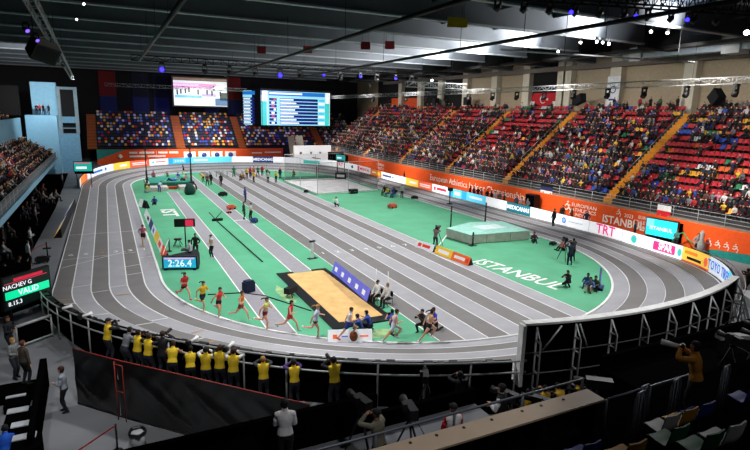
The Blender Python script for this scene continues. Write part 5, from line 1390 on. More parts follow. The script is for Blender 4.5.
for i, (x, y, po, c, n) in enumerate(grp):
    P('person in %s at the far start of the sprint lanes, %s' % (n, 'by green hurdles' if i == 9 else nth(i + 1) + ' from left'), x, y, 0 if po != 'sit_lean' else -.3, 230 + 20 * (i % 4), po, ('long', c), ('trousers', DARK if i != 9 else (36, 140, 80)), DARK, HR, 1.75, m_skin, 0, (), 'people at the far start')
# on and around the pole-vault mat
P('person lying in blue on the green pole-vault mat', -11.0, 43.0, .84, 200, 'lie', ('long', (50, 90, 190)), ('trousers', BLACK), WHT, HR)
P('person with long black hair standing left behind the pole-vault mat', -14.3, 44.6, 0, 300, 'bend', ('long', BLACK), ('trousers', (36, 110, 120)), DARK, ('hair_long', BLK))
P('person sitting in blue and white at the back of the pole-vault mat', -9.8, 45.6, .84, 240, 'ground', ('long', (70, 110, 190)), ('trousers', (190, 200, 214)), WHT)
P('person reclining in coral on the right of the pole-vault mat', -9.3, 43.2, .84, 215, 'ground_back', ('tee', (220, 140, 120)), ('trousers', BLACK), WHT)
P('person in pink standing behind the left of the pole-vault mat', -12.9, 48.6, 0, 250, 'stand', ('long', (200, 110, 130)), ('trousers', NAVY), DARK)
P('person in white and blue crouching at the front pads of the pole-vault mat', -13.0, 38.8, 0, 60, 'bend', ('long', (196, 206, 222)), ('trousers', (60, 90, 170)), DARK)
P('person in a yellow-green top at the left upright of the pole vault', -14.5, 38.7, 0, 320, 'crouch', ('long', (196, 196, 90)), ('trousers', (200, 214, 200)), DARK)
P('child in black running on the far bend behind the pole-vault mat', -7.6, 58.2, 0, 180, 'runA', ('tee', BLACK), ('shorts', BLACK), DARK, HR, 1.65)
P('person in green and red behind the pole-vault mat', -10.6, 52.8, 0, 230, 'crouch', ('long', (110, 130, 70)), ('trousers', DARK), DARK)
# inside the throwing area and along the back straight
P('person in black standing behind the shot-put net at its left end', 5.9, 48.3, 0, 270, 'stand', ('long', BLACK), ('trousers', BLACK), DARK)
P('person in orange sitting behind the shot-put net', 8.8, 50.0, -.1, 230, 'sit_lean', ('long', (190, 110, 50)), ('trousers', BLACK), DARK)
P('person in red and grey standing behind the shot-put net', 13.2, 51.0, 0, 240, 'stand', ('long', (180, 90, 90)), ('trousers', GREY), DARK)
P('person in white crouching with a white board below the shot-put kerb', 4.7, 21.3, 0, 120, 'crouch', ('long', (214, 214, 214)), ('trousers', DARK), DARK)
for i, (x, y, c, po, n) in enumerate(((14.0, 27.4, BLACK, 'sit', 'black'), (13.9, 26.2, YEL, 'sit_lean', 'a yellow vest'), (14.3, 25.4, (52, 84, 170), 'sit_lean', 'blue'), (14.8, 26.0, BLACK, 'sit_lean', 'black and grey'))):
    P('seated person in %s right of the shot-put kerb, %s from left' % (n, nth(i + 1)), x, y, 0, 200, po, ('long', c), ('trousers', (60, 90, 160) if i else BLACK), DARK); chair(x, y, 200, 'dark chair under the person in %s right of the shot-put kerb' % n)
P('person in white and black standing right of the seated group near the back straight', 15.1, 24.6, 0, 230, 'stand', ('long', (200, 196, 196)), ('trousers', BLACK), DARK)
t = empty('tripod', (18.5, 18.7, 0), 0, 'black camera tripod standing alone on the inside of the back straight', 'tripod')
mb = MB(); mb.tube([(0, 0, .1), (0, 0, 1.7)], .06, 8); mb.build('column', m_blackpaint, t); mb = MB(); mb.box(-.2, .2, -.3, .3, 1.6, 2.0); mb.build('camera_head', m_blackpaint, t); mb = MB(); mb.lathe((0, 0, 0), [(.02, 0), (.4, 0), (.3, .1), (.02, .12)], 12); mb.build('base', m_blackpaint, t)
# TV crew by the high-jump mat and around the bend
def tv_camera(x, y, z, f, label, h=1.45, plain=m_blackpaint):
    t = empty('tv_camera', (x, y, z), math.radians(f - 90), label, 'tv camera')
    mb = MB(); mb.box(-.1, .1, -.3, .2, h, h + .26); mb.build('camera_body', plain, t)
    mb = MB(); mb.tube([(0, .2, h + .13), (0, .34, h + .13), (0, .52, h + .13)], [.07, .08, .1], 12); mb.build('lens', plain, t)
    mb = MB(); mb.box(-.2, -.1, -.1, .06, h + .16, h + .32); mb.build('viewfinder', plain, t)
    mb = MB(); mb.lathe((0, 0, h - .14), [(.04, 0), (.09, .03), (.06, .13), (.02, .14)], 10); mb.build('head', plain, t)
    for k in range(3):
        a = k * 2 * PI / 3 + .5; mb = MB(); mb.tube([(0, 0, h - .1), (.26 * math.cos(a), .26 * math.sin(a), h * .45), (.5 * math.cos(a), .5 * math.sin(a), 0.02)], [.03, .025, .02], 6); mb.build('leg', plain, t)
    mb = MB(); mb.tube([(0, 0, h - .05), (.12, -.35, h - .12), (.15, -.6, h - .2)], .014, 6); mb.build('pan_bar', plain, t)
    return t
P('cameraman in grey and red standing left of the high-jump mat by the low boards', 4.9, .6, 0, 40, 'photo', ('long', (130, 110, 110)), ('trousers', (60, 60, 70)), DARK)
tv_camera(5.3, .9, 0, 40, 'black TV camera on a tripod left of the high-jump mat', 1.5)
P('cameraman in navy standing on the right of the infield, nearer of the pair', 11.6, -7.4, 0, 60, 'photo', ('long', (34, 38, 62)), ('trousers', NAVY), DARK)
P('cameraman in dark grey behind the one in navy on the right of the infield', 12.7, -6.6, 0, 60, 'photo', ('long', (50, 54, 60)), ('trousers', BLACK), DARK)
tv_camera(12.1, -6.3, 0, 60, 'black TV camera between the two cameramen on the right of the infield', 1.55)
P('person in coral sitting on the floor by the right bend', 14.4, -4.0, 0, 160, 'ground', ('long', (206, 110, 110)), ('trousers', BLACK), BLACK)
P('person in pink and black sitting on the floor by the high-jump mat', 14.2, -.7, 0, 240, 'ground', ('long', (90, 60, 80)), ('trousers', (60, 64, 70)), DARK)
P('person in a black jacket crouching left of the seated pair at the right bend', 7.5, -11.2, 0, 200, 'crouch', ('long', BLACK), ('trousers', BLACK), DARK, ('hair', BROWN))
P('person in blue and white sitting on the floor next to the blue panel, left one', 8.2, -12.4, 0, 210, 'ground', ('long', (90, 110, 170)), ('trousers', (196, 170, 140)), DARK)
P('person in a dark green top sitting against the blue panel at the right bend', 8.75, -12.3, 0, 215, 'ground', ('long', (50, 80, 60)), ('trousers', BLACK), DARK)
P('person in teal sitting behind the one in blue and white at the right bend', 8.75, -11.7, 0, 210, 'ground', ('long', (40, 90, 130)), ('trousers', NAVY), DARK)
# behind the right ad boards
back = [(23.2, 21.0, BLACK), (23.2, 20.2, NAVY), (23.3, 19.5, BLACK), (23.2, 18.6, (80, 60, 100)), (23.3, 17.6, DARK), (23.2, 16.6, BLACK), (23.2, 15.9, (190, 190, 190)), (23.3, 15.2, (110, 90, 90)), (23.2, 14.2, BLACK), (23.3, 12.2, (60, 66, 90)), (23.2, 11.2, (150, 150, 150)), (23.2, 10.2, (100, 104, 110)), (23.4, 5.2, (60, 40, 36)), (23.4, 3.9, (90, 50, 40)), (23.4, 2.0, (36, 40, 80)), (23.3, -3.6, (50, 50, 52)), (23.6, -7.4, (70, 120, 110)), (24.0, -8.9, (150, 140, 136)), (23.2, 38.5, BLACK)]
CN = {BLACK: 'black', NAVY: 'navy', DARK: 'dark grey'}
for i, (x, y, c) in enumerate(back):
    P('%s figure standing behind the back-straight ad boards, %s from the far end' % ({0: 'dark', 1: 'pale'}[int(sum(c) > 330)], nth((i + 2) if i < 18 else 1)), x, y, 0, 180 + 30 * ((i * 7) % 5 - 2), ('stand', 'arms_front', 'stand_wide')[i % 3], ('long', c), ('trousers', BLACK), DARK, HR, 1.78, m_skin, 1, (), 'people behind the back-straight ad boards')
t = empty('black_cabinet', (24.2, 10.6, 0), 0, 'tall black cabinet before the orange wall right of the lettering', 'cabinet')
mb = MB(); mb.box(-.4, .4, -.75, .75, 0, 2.1); mb.build('body', m_blackpaint, t); mb = MB(); mb.box(-.42, -.4, -.68, .68, .2, 2.0); mb.build('door', m_black, t)
P('person in a tracksuit standing on the back straight by the white ad boards', 21.0, 3.9, 0.02, 90, 'stand', ('long', (40, 44, 50)), ('trousers', BLACK), DARK)
t = empty('inflatable_tube', (24.2, -8.2, 0), 0, 'wavy green hose and grey machine beside the cyan screen', 'hose')
mb = MB(); mb.tube([(0, 1.6, .4), (-.1, 1.2, 1.2), (0, .7, 1.5), (0, .2, 1.0), (0, -.3, .7)], .06, 8); mb.build('hose', gr, t); mb = MB(); mb.lathe((0, -.9, 0), [(.3, 0), (.34, .9), (.16, 1.3), (.2, 1.7), (.08, 2.0)], 12); mb.build('machine', M('machine_grey', (150, 144, 140), .6), t)
P('cameraman with an orange strap standing beyond the right end of the bend', 16.9, -16.9, 0, 100, 'photo', ('long', (70, 52, 30)), ('trousers', BLACK), BLACK)
# ------------------------------------------------------------------ barrier and railing round the near bend
def arcpts(R, a0, a1, n, zf=None):
    return [(R * math.cos(math.radians(a0 + (a1 - a0) * i / n)), R * math.sin(math.radians(a0 + (a1 - a0) * i / n))) for i in range(n + 1)]
def rim(x, y):
    a = math.atan2(y, x); return rise(RO * math.cos(a), RO * math.sin(a))
A0, A1 = 186, 254.5
t = empty('crash_barrier', (0, 0, 0), 0, 'black padded barrier along the outer edge of the near bend', 'barrier')
pts = arcpts(22.2, A0, A1, 60)
mb = MB()
top = [(x, y, rim(x, y) + .86) for x, y in pts]; bot = [(x, y, 0.02) for x, y in pts]
po_ = arcpts(22.36, A0, A1, 60); topo = [(x, y, rim(x, y) + .86) for x, y in po_]; boto = [(x, y, .02) for x, y in po_]
mb.grid([bot, top, topo, boto], smooth=False); mb.face([bot[0], top[0], topo[0], boto[0]]); mb.face([bot[-1], boto[-1], topo[-1], top[-1]]); mb.build('padding', m_black, t)
rnd = random.Random(5)
for k in range(len(pts) - 1):
    if rnd.random() < .7:
        x, y = po_[k]; w = rnd.uniform(.15, .5)
        a = math.atan2(y, x); T = Matrix.Translation((x * 1.002, y * 1.002, rim(x, y) + .86)) @ Matrix.Rotation(a, 4, 'Z')
        mb = MB(); mb.box(-.12, .1, -w / 2, w / 2, 0, rnd.uniform(.04, .12), 0, T); mb.build('cable_bundle', m_blackpaint, t)
t = empty('railing', (0, 0, 0), 0, 'pale pipe railing before the photographers on the near bend', 'railing')
for z in (.98, .55):
    mb = MB(); mb.tube([(x, y, rim(x, y) + z - (0 if z > .9 else 0)) for x, y in arcpts(22.62, A0 + 1, A1 + 1, 60)], .035, 6); mb.build('rail', m_pipe, t)
for k in range(17):
    a = A0 + 2 + (A1 - A0) * k / 16.5; x, y = 22.62 * math.cos(math.radians(a)), 22.62 * math.sin(math.radians(a))
    mb = MB(); mb.tube([(x, y, 0), (x, y, rim(x, y) + .98)], .035, 6); mb.build('post', m_pipe, t)
# photographers' step
PZ = .6
t = empty('platform', (0, 0, 0), 0, 'low grey platform under the photographers on the near bend', 'platform')
i_ = arcpts(22.75, 211.5, 243, 40); o_ = arcpts(23.7, 211.5, 243, 40)
mb = MB(); mb.grid([[(x, y, PZ) for x, y in i_], [(x, y, PZ) for x, y in o_]], smooth=False); mb.build('deck', m_concrete, t)
mb = MB(); mb.grid([[(x, y, PZ) for x, y in o_], [(x, y, 0) for x, y in o_]], smooth=False); mb.grid([[(x, y, 0) for x, y in i_], [(x, y, PZ) for x, y in i_]], smooth=False)
for k in (0, -1): mb.face([(*i_[k], 0), (*o_[k], 0), (*o_[k], PZ), (*i_[k], PZ)])
mb.build('skirt', m_black, t)
VEST = [(-19.13, -12.68, 20, 'photo', 1.86, 'leftmost photographer in a yellow vest, black cap, on the near bend', ('cap', BLACK), BLACK, True),
 (-18.45, -13.75, 35, 'lean_rail', 1.82, 'person in a grey shirt without vest between the two leftmost yellow vests', ('hair', BLK), GREY, False),
 (-18.1, -14.25, 30, 'photo', 1.8, 'photographer in black with a yellow vest right behind the grey shirt', ('hair', BLK), BLACK, True),
 (-17.75, -14.75, 40, 'photo', 1.8, 'photographer in a bright yellow vest, third vest from the left', ('hair', BROWN), BLACK, True),
 (-17.25, -14.9, 60, 'photo', 1.86, 'photographer in black without vest raising a dark lens beside the third vest', ('hair', BROWN), BLACK, False),
 (-16.95, -15.6, 70, 'lean_rail', 1.74, 'bare-armed photographer in a yellow vest, alone before the white panel', ('hair', BROWN), (200, 150, 120), True),
 (-16.4, -16.2, 75, 'lean_rail', 1.68, 'stooping photographer in a yellow vest with black hair, low in the row', ('hair', BLK), BLACK, True),
 (-15.95, -16.75, 70, 'photo', 1.76, 'photographer in a white shirt and yellow vest, left one of the close pair', ('hair', BLK), WHT, True),
 (-15.5, -16.95, 60, 'photo', 1.84, 'photographer in black and yellow vest, right one of the close pair', ('hair', BROWN), BLACK, True),
 (-15.1, -17.4, 70, 'photo', 1.84, 'photographer in a white shirt and yellow vest near the end of the black curtain', ('hair', BROWN), (206, 206, 206), True),
 (-14.22, -18.2, 80, 'photo', 1.7, 'photographer in a yellow vest and fair hair, third from the right of the row', ('hair', BLOND), (60, 60, 66), True),
 (-13.3, -18.85, 85, 'photo', 1.7, 'photographer in a yellow vest with a purple collar, second from the right of the row', ('hair', BLK), (80, 60, 120), True),
 (-12.1, -19.6, 90, 'photo', 1.9, 'tall photographer in a yellow vest at the right end of the row', ('hair', BLK), BLACK, True)]
for x, y, f, po, h, lab, hr, c, v in VEST:
    tops = (('long', c) if po == 'photo' or c == BLACK else ('tee', c),)
    if v: tops += (('vest', YEL),)
    o = person(lab, x, y, PZ, f, po, tops, ('trousers', (30, 32, 42)), BLACK, hr, h, m_skin, 2)
    if v and po == 'photo' or 'raising' in lab: held(o, po, 'long' if 'raising' in lab or 'tall' in lab else 'short', 'camera before the face of the ' + ' '.join(lab.split()[:9]).rstrip(','))
def lens_on_rail(a, label, white=True):
    x, y = 22.75 * math.cos(math.radians(a)), 22.75 * math.sin(math.radians(a))
    t = empty('camera', (x, y, rim(x, y) + 1.05), math.radians(a + 90), label, 'camera')
    mb = MB(); mb.box(-.08, .08, -.12, .02, -.06, .1); mb.build('camera_body', m_blackpaint, t); mb = MB(); mb.tube([(0, .02, .02), (0, .3, .03), (0, .46, .04)], [.05, .06, .09], 12); mb.build('lens', m_white if white else m_blackpaint, t)
    mb = MB(); mb.box(-.03, .03, -.06, .0, -.1, -.06); mb.build('clamp', m_steel, t)
for a, lab in ((203, 'remote camera with white lens clamped to the railing at the left of the bend'), (208, 'second remote camera with white lens on the railing at the left of the bend'), (224, 'white-lens camera on the railing behind the stooping photographer'), (228, 'white-lens camera on the railing left of the close pair')): lens_on_rail(a, lab)
for k, a in enumerate((246, 249, 251.5)):
    x, y = 23.2 * math.cos(math.radians(a)), 23.2 * math.sin(math.radians(a))
    if k == 1: person('cameraman all in black behind a tripod left of the tall frames', x, y, .3, 70, 'photo', ('long', BLACK), ('trousers', BLACK), BLACK, ('hair', BLK), 1.85, m_skin2, 1)
    elif k == 0: tv_camera(x, y, 0, 60, 'black TV camera left of the tall frames', 1.9)

# ------------------------------------------------------------------ crash wall behind the end of the sprint lanes, seen from its back
t = empty('crash_wall', (0, 0, 0), 0, 'tall crash wall at the sprint finish, white-edged, steel frames on its black back', 'wall')
W0, W1, NW = 255.2, 289.5, 40
def wall_strip(r0, r1, z0, z1, a0, a1, name, mat):
    i_ = arcpts(r0, a0, a1, NW); o_ = arcpts(r1, a0, a1, NW); mb = MB()
    A, B, C, D = [(*p, z0) for p in i_], [(*p, z1) for p in i_], [(*p, z1) for p in o_], [(*p, z0) for p in o_]
    mb.grid([A, B, C, D, A], smooth=False); mb.face([A[0], B[0], C[0], D[0]]); mb.face([A[-1], D[-1], C[-1], B[-1]]); mb.build(name, mat, t)
wall_strip(22.36, 22.6, 1.25, 3.52, W0, W1, 'padding', m_black)
wall_strip(22.33, 22.66, 3.52, 3.6, W0 - .1, W1 + .1, 'white_edge', m_white)
wall_strip(22.33, 22.68, 1.2, 3.52, W0 - .35, W0 - .02, 'white_end', m_white)
wall_strip(22.5, 22.56, .0, 1.25, W0, W1, 'lower_cloth', m_black)
m_fr = M('frame_silver', (206, 208, 210), .4, .2)
def pol(r, a, z): return (r * math.cos(math.radians(a)), r * math.sin(math.radians(a)), z)
for k in range(9):
    a = W0 + 1.0 + 4.0 * k
    mb = MB(); mb.tube([pol(22.66, a, 0), pol(22.66, a, 3.45)], .035, 6); mb.build('post', m_fr, t)
    mb = MB(); mb.tube([pol(22.98, a, 0), pol(22.98, a, 2.95), pol(22.68, a, 3.42)], .035, 6); mb.build('post', m_fr, t)
    for z in (.5, 1.15, 1.8, 2.45, 2.95):
        mb = MB(); mb.tube([pol(22.66, a, z), pol(22.98, a, z)], .03, 6); mb.build('rung', m_fr, t)
for z in (.9, 1.7, 2.5):
    mb = MB(); mb.tube([pol(22.7, W0 + (W1 - W0) * k / 30, z) for k in range(31)], .025, 6); mb.build('cross_rail', M('dull_pipe', (86, 88, 90), .5, .3), t)
for a0, a1 in ((W0 + 1.6, W0 + 3.4), (W0 + 6.2, W0 + 5.3)):
    mb = MB(); mb.tube([pol(22.75, a0, 2.6), pol(22.7, a1, 3.45)], .03, 6); mb.build('brace', m_fr, t)
# outer side of the right bend: black cloth, back frames of the ad boards
pts = arcpts(22.45, 291, 330, 30); t = empty('board_support', (0, 0, 0), 0, 'steel truss frames behind the ad boards at the right end of the near bend', 'frame')
for k in range(0, 30, 2):
    x, y = pts[k]; n = Vector((x, y, 0)).normalized(); z = rim(x, y) + 1.1
    mb = MB(); mb.tube([Vector((x, y, 0)), Vector((x, y, z))], .035, 6); mb.tube([Vector((x, y, z)), Vector((x, y, 0)) + n * .8], .035, 6); mb.tube([Vector((x, y, z * .5)), Vector((x, y, z * .5)) + n * .4], .03, 6); mb.build('frame', m_pipe, t)
for f in (.3, .65, 1.0):
    mb = MB(); mb.tube([(x * 1.012, y * 1.012, (rim(x, y) + 1.1) * f) for x, y in pts], .03, 6); mb.build('cross_rail', m_pipe, t)
# white barrier parts beyond the bend end, lower right
t = empty('white_platform', (13.9, -20.3, 0), .92, 'white platform with a railing beyond the right end of the near bend', 'platform')
mb = MB(); mb.box(-1.5, 4, -1.6, .55, 0, .5); mb.build('deck', M('platform_white', (206, 208, 212), .6), t); mb = MB(); mb.box(-1.5, 4, -.5, -.42, .5, .95); mb.build('rail_panel', m_blackpaint, t)
for x in (-1, 1, 3): 
    mb = MB(); mb.tube([(x, -.4, .5), (x, -.4, 1.5)], .04, 6); mb.build('post', m_pipe, t)

# ------------------------------------------------------------------ black curtain on a red frame, lower left
C0, C1, C2 = Vector((-20.2, -14.6, 0)), Vector((-18.8, -16.2, 0)), Vector((-13.7, -21.6, 0)); HC = 2.2
t = empty('curtain_fence', C0, 0, 'long shiny black curtain stretched over a red frame behind the photographers', 'curtain')
rnd = random.Random(2)
def curtain(a, b, nm, seedv):
    d = b - a; n = Vector((d.y, -d.x, 0)).normalized(); W = d.length; N = max(6, int(W * 9)); Mz = 22; rows = []
    for j in range(Mz + 1):
        z = HC * j / Mz; r = []
        for i in range(N + 1):
            u = i / N; s = u * W
            g = 1 - abs(math.sin(1.25 * s + 2.1 * z + seedv)); g2 = 1 - abs(math.sin(2.3 * s + 2.9 * z + 2 * seedv)); f = (.3 * g ** 3 + .12 * g2 ** 3) * math.sin(PI * min(1, j / Mz * 1.1)) * (1 - .75 * j / Mz) * math.sin(PI * u) ** .6 + .012 * math.sin(7 * s - 5 * z)
            r.append(a - C0 + d * u + Vector((0, 0, z * (1 - .02 * math.sin(PI * u)) + .02)) + n * f)
        rows.append(r)
    mb = MB(); mb.grid(rows); q = mb.build(nm, M('shiny_black_cloth', (9, 9, 10), .38, spec=1.0), t); return q
curtain(C0, C1, 'curtain', .4); curtain(C1, C2, 'curtain', 1.7)
mr = M('frame_red', (150, 50, 40), .5)
mb = MB(); mb.tube([C0 - C0 + Vector((0, 0, HC)), C1 - C0 + Vector((0, 0, HC)), C2 - C0 + Vector((0, 0, HC))], .02, 6); mb.build('top_rail', mr, t)
mb = MB(); mb.tube([C0 - C0 + Vector((0, 0, .05)), C1 - C0 + Vector((0, 0, .05)), C2 - C0 + Vector((0, 0, .05))], .03, 6); mb.build('bottom_rail', m_blackpaint, t)
nn = Vector((-1, -1, 0)).normalized() * .12
for p in (C1,):
    mb = MB(); mb.tube([p - C0 + nn, p - C0 + nn + Vector((0, 0, HC))], .02, 6); mb.build('post', mr, t)
q = C1 - C0 + nn; e = (C2 - C1).normalized() * .35
mb = MB(); mb.tube([q + e, q + e + Vector((0, 0, HC - .1)), q + Vector((0, 0, HC - .1))], .018, 6); mb.tube([q + Vector((0, 0, 1.1)), q + e + Vector((0, 0, 1.1))], .018, 6); mb.build('gate_frame', mr, t)
# bin, rope barrier, woman
t = empty('trash_bin', (-18.35, -18.3, 0), 0, 'pale bin with a black liner on the grey floor at the lower left', 'bin')
mb = MB(); mb.lathe((0, 0, 0), [(.16, 0), (.2, .02), (.23, .55), (.02, .55)], 18); mb.build('body', M('bin_pale', (176, 178, 180), .6), t)
mb = MB(); rnd = random.Random(1)
rows = [[((r + .02 * math.sin(5 * k)) * math.cos(2 * PI * k / 24), (r + .02 * math.sin(5 * k)) * math.sin(2 * PI * k / 24), z) for k in range(24)] for r, z in ((.24, .46), (.27, .56), (.26, .64), (.21, .6), (.17, .42), (.02, .38))]
mb.grid(rows, closed=True); mb.build('liner', M('bin_liner', (14, 14, 15), .3, spec=.6), t)
t = empty('rope_barrier', (-20.1, -18.3, 0), 0, 'red belt between two dark posts on the grey floor left of the bin', 'barrier')
for x, y in ((0, -1.0), (1.15, .1)):
    mb = MB(); mb.tube([(x, y, 0), (x, y, .95)], .03, 8); mb.build('post', m_blackpaint, t); mb = MB(); mb.lathe((x, y, 0), [(.02, 0), (.17, 0), (.15, .03), (.02, .05)], 14); mb.build('foot', m_blackpaint, t)
mb = MB(); mb.beam((0, -1.0, .9), (1.15, .1, .9), .012, .05); mb.build('belt', M('belt_red', (176, 30, 40), .6), t)
person('woman in a pale grey top and black leggings standing alone by the black curtain', -20.55, -14.95, 0, 170, 'arms_front', ('long', (150, 156, 166)), ('trousers', (16, 16, 20)), (30, 26, 24), ('hair_long', (60, 30, 22)), 1.72, m_skin, 2)
# people at the lower-left edge
person('man in a dark suit and blue shirt beside the pale tubular barrier', -23.0, -8.9, 0, 330, 'arms_front', (('tee', (70, 120, 150)), ('long', (20, 22, 30))), ('trousers', BLACK), BLACK, ('hair', BROWN), 1.76, m_skin2, 2)
person('person with light hair in grey in front of the man in the dark suit', -22.5, -11.4, 0, 320, 'arms_front', ('long', (120, 124, 122)), ('trousers', DARK), BLACK, ('hair_long', BLOND), 1.7, m_skin, 2)
person('person in an olive-brown coat seen from behind above the black stair wall', -21.95, -12.9, .35, 40, 'stand', ('long', (70, 62, 52)), ('trousers', BLACK), BLACK, ('hair', (90, 44, 34)), 1.74, m_skin, 2)
person('person in bright blue cut by the left edge of the frame', -23.3, -11.5, .2, 0, 'stand', ('long', (24, 80, 190)), ('trousers', BLACK), BLACK, ('hair', BLK), 1.8, m_skin, 1)
person('person in bright blue low on the black stairs at the lower left corner', -21.95, -17.6, -.1, 90, 'sit_lean', ('long', (20, 84, 190)), ('trousers', BLACK), BLACK, ('hair', BLK), 1.75, m_skin, 1)
# black stairs with pale treads
t = empty('stair', (-22.3, -14.0, 0), 0, 'black stair with pale grey treads at the lower left', 'stair')
for k in range(0):
    mb = MB(); mb.box(-.65, .6, -.8 - .62 * k, -.35 - .62 * k, .06 * 0 + .02, .5 + .18 * (k - 2) if k > 2 else .14 + .16 * k); mb.build('riser', m_black, t)
    z = (.5 + .18 * (k - 2) if k > 2 else .14 + .16 * k)
    mb = MB(); mb.box(-.62, .4, -.78 - .62 * k, -.38 - .62 * k, z, z + .03); mb.build('tread', M('tread_grey', (190, 194, 200), .6), t)
for k, (x0, x1, y, z) in enumerate(((-22.5, -21.75, -13.6, .3), (-22.25, -21.6, -15.15, .48), (-21.95, -21.45, -16.5, .66), (-21.75, -21.4, -17.65, .84))):
    X0, Y0 = x0 + 22.3, y + 14.0
    mb = MB(); mb.box(X0, X0 + .75, Y0 - .75, Y0 + .16, 0, z); mb.build('riser', m_black, t)
    mb = MB(); mb.box(X0, X0 + .62, Y0 - .16, Y0 + .16, z, z + .03); mb.build('tread', M('tread_grey', (190, 194, 200), .6), t)
mb = MB(); mb.prism([(.82, 1.4), (1.05, 1.4), (1.15, -4.2), (1.0, -4.2)], 0, 1.15); mb.build('side_wall', m_black, t)
mb = MB(); mb.box(-1.6, .8, .4, 1.4, 0, .35); mb.build('landing', m_black, t)
# grey goal-like frame
t = empty('pipe_barrier', (-22.15, -7.9, 0), math.radians(38), 'pale grey tubular barrier frame with a black panel at the left edge', 'barrier')
for a, b in (((-.8, 0, 1.05), (.8, 0, 1.05)), ((-.8, 0, .12), (.8, 0, .12)), ((.8, 0, 0), (.8, 0, 1.05)), ((-.8, 0, 0), (-.8, 0, 1.05))):
    mb = MB(); mb.tube([a, b], .07 if a[2] == b[2] == 1.05 else .045, 8); mb.build('tube', M('frame_pale', (176, 180, 180), .5), t)
mb = MB(); mb.box(-.76, .76, .01, .03, .16, 1.0); mb.build('panel', m_black, t)
mb = MB(); mb.tube([(.5, -.02, 1.0), (.76, -.02, .75)], .025, 6); mb.build('brace', MATS['frame_pale'], t)
# results board at the left edge, tilted on its stand
o = Vector((-22.62, -4.85, 1.0)); u = Vector((.71, .70, 0)).normalized()
t, u, v_, n_ = small_screen(o, u, 2.4, 1.5, 'results board reading VALID on green at the left edge above the dark floor', scr('board_dark', (12, 26, 22), .6), [(0, .98, .3, .56, scr('valid_green', (10, 214, 150), 1.0)), (.0, .95, .82, .84, scr('pinkbar', (200, 50, 90), .9)), (.2, .85, .86, .96, scr('redbar', (190, 30, 56), .9))])
b0 = o + n_ * .04
text('VALID', b0 + v_ * .66, .4, u, v_, wt, t); text('NACHEV G', b0 - u * .55 + v_ * 1.06, .3, u, v_, wt, t); text('8.15.3', b0 - u * .75 + v_ * .22, .3, u, v_, wt, t)
mb = MB(); o2 = Vector((0, 0, 0))
mb.box(-.9, 1.0, .95, 1.3, -.4, 1.75, 0, Matrix((u, -n_, v_)).transposed().to_4x4()); mb.build('equipment_case', m_black, t)
# officials under and beside the left stand
UN = [(-24.3, 11.2, 0, 'arms_front', (206, 206, 206), 'white'), (-23.9, 6.4, 20, 'stand', (200, 204, 206), 'pale grey'), (-24.3, 3.9, 10, 'sit_lean', (60, 62, 66), 'dark grey'), (-24.6, 2.0, 0, 'sit', (90, 94, 98), 'grey'), (-23.7, .7, 0, 'sit', (120, 124, 126), 'light grey'), (-23.5, 2.0, 20, 'sit_lean', (150, 150, 150), 'pale grey shirt'), (-24.4, 47.8, 0, 'stand', (150, 150, 156), 'pale jacket'), (-25.4, 34.0, 0, 'sit', (130, 110, 104), 'beige'), (-24.7, 33.1, 0, 'sit_lean', (170, 166, 160), 'cream'), (-24.2, 34.6, 0, 'sit', (120, 120, 122), 'grey fleece'), (-24.9, 20.9, 0, 'arms_front', (110, 100, 98), 'brown'), (-26.2, 24, 10, 'sit', (40, 44, 60), 'navy'), (-26.4, 27, 10, 'sit_lean', (60, 40, 40), 'maroon'), (-26.3, 16, 0, 'sit', (44, 44, 48), 'charcoal'), (-26.2, 12.6, 0, 'stand', (30, 30, 34), 'black'), (-26.0, 30, 0, 'sit_clap', (90, 90, 96), 'mid grey'), (-26.5, 38, 0, 'sit', (70, 74, 80), 'slate'), (-26.2, 41, 0, 'sit_lean', (130, 60, 60), 'dull red'), (-25.6, 8.6, 0, 'sit', (150, 156, 160), 'pale blue-grey')]
for i, (x, y, f, po, c, n) in enumerate(UN):
    person('official in %s below the dark left stand, %s from its near end' % (n, nth(sorted(UN, key=lambda e: e[1]).index(UN[i]) + 1)), x, y, 0, f, po, ('long', c), ('trousers', (24, 26, 32)), BLACK, HR, 1.74, m_skin2, 1, (), 'officials below the left stand')
    if po.startswith('sit'): chair(x, y, f, 'dark chair under the official in %s below the left stand' % n)
t = empty('rope_barrier', (-23.0, 8.5, 0), 0, 'black stand with a red belt on the floor left of the finish line', 'barrier')
mb = MB(); mb.tube([(0, 0, 0), (0, 0, 1.1)], .04, 8); mb.build('post', m_blackpaint, t); mb = MB(); mb.lathe((0, 0, 0), [(.02, 0), (.22, 0), (.2, .04), (.02, .06)], 14); mb.build('foot', m_blackpaint, t)
mb = MB(); mb.beam((0, 0, 1.0), (-1.0, -.9, .7), .012, .05); mb.build('belt', MATS['belt_red'], t)
mb = MB(); mb.box(-.25, .25, -.15, .15, .6, .66); mb.build('shelf', m_blackpaint, t)
cart(-23.2, 7.0, .3, 'black case on the floor beside the red-belted stand', m_blackpaint, None, .8)

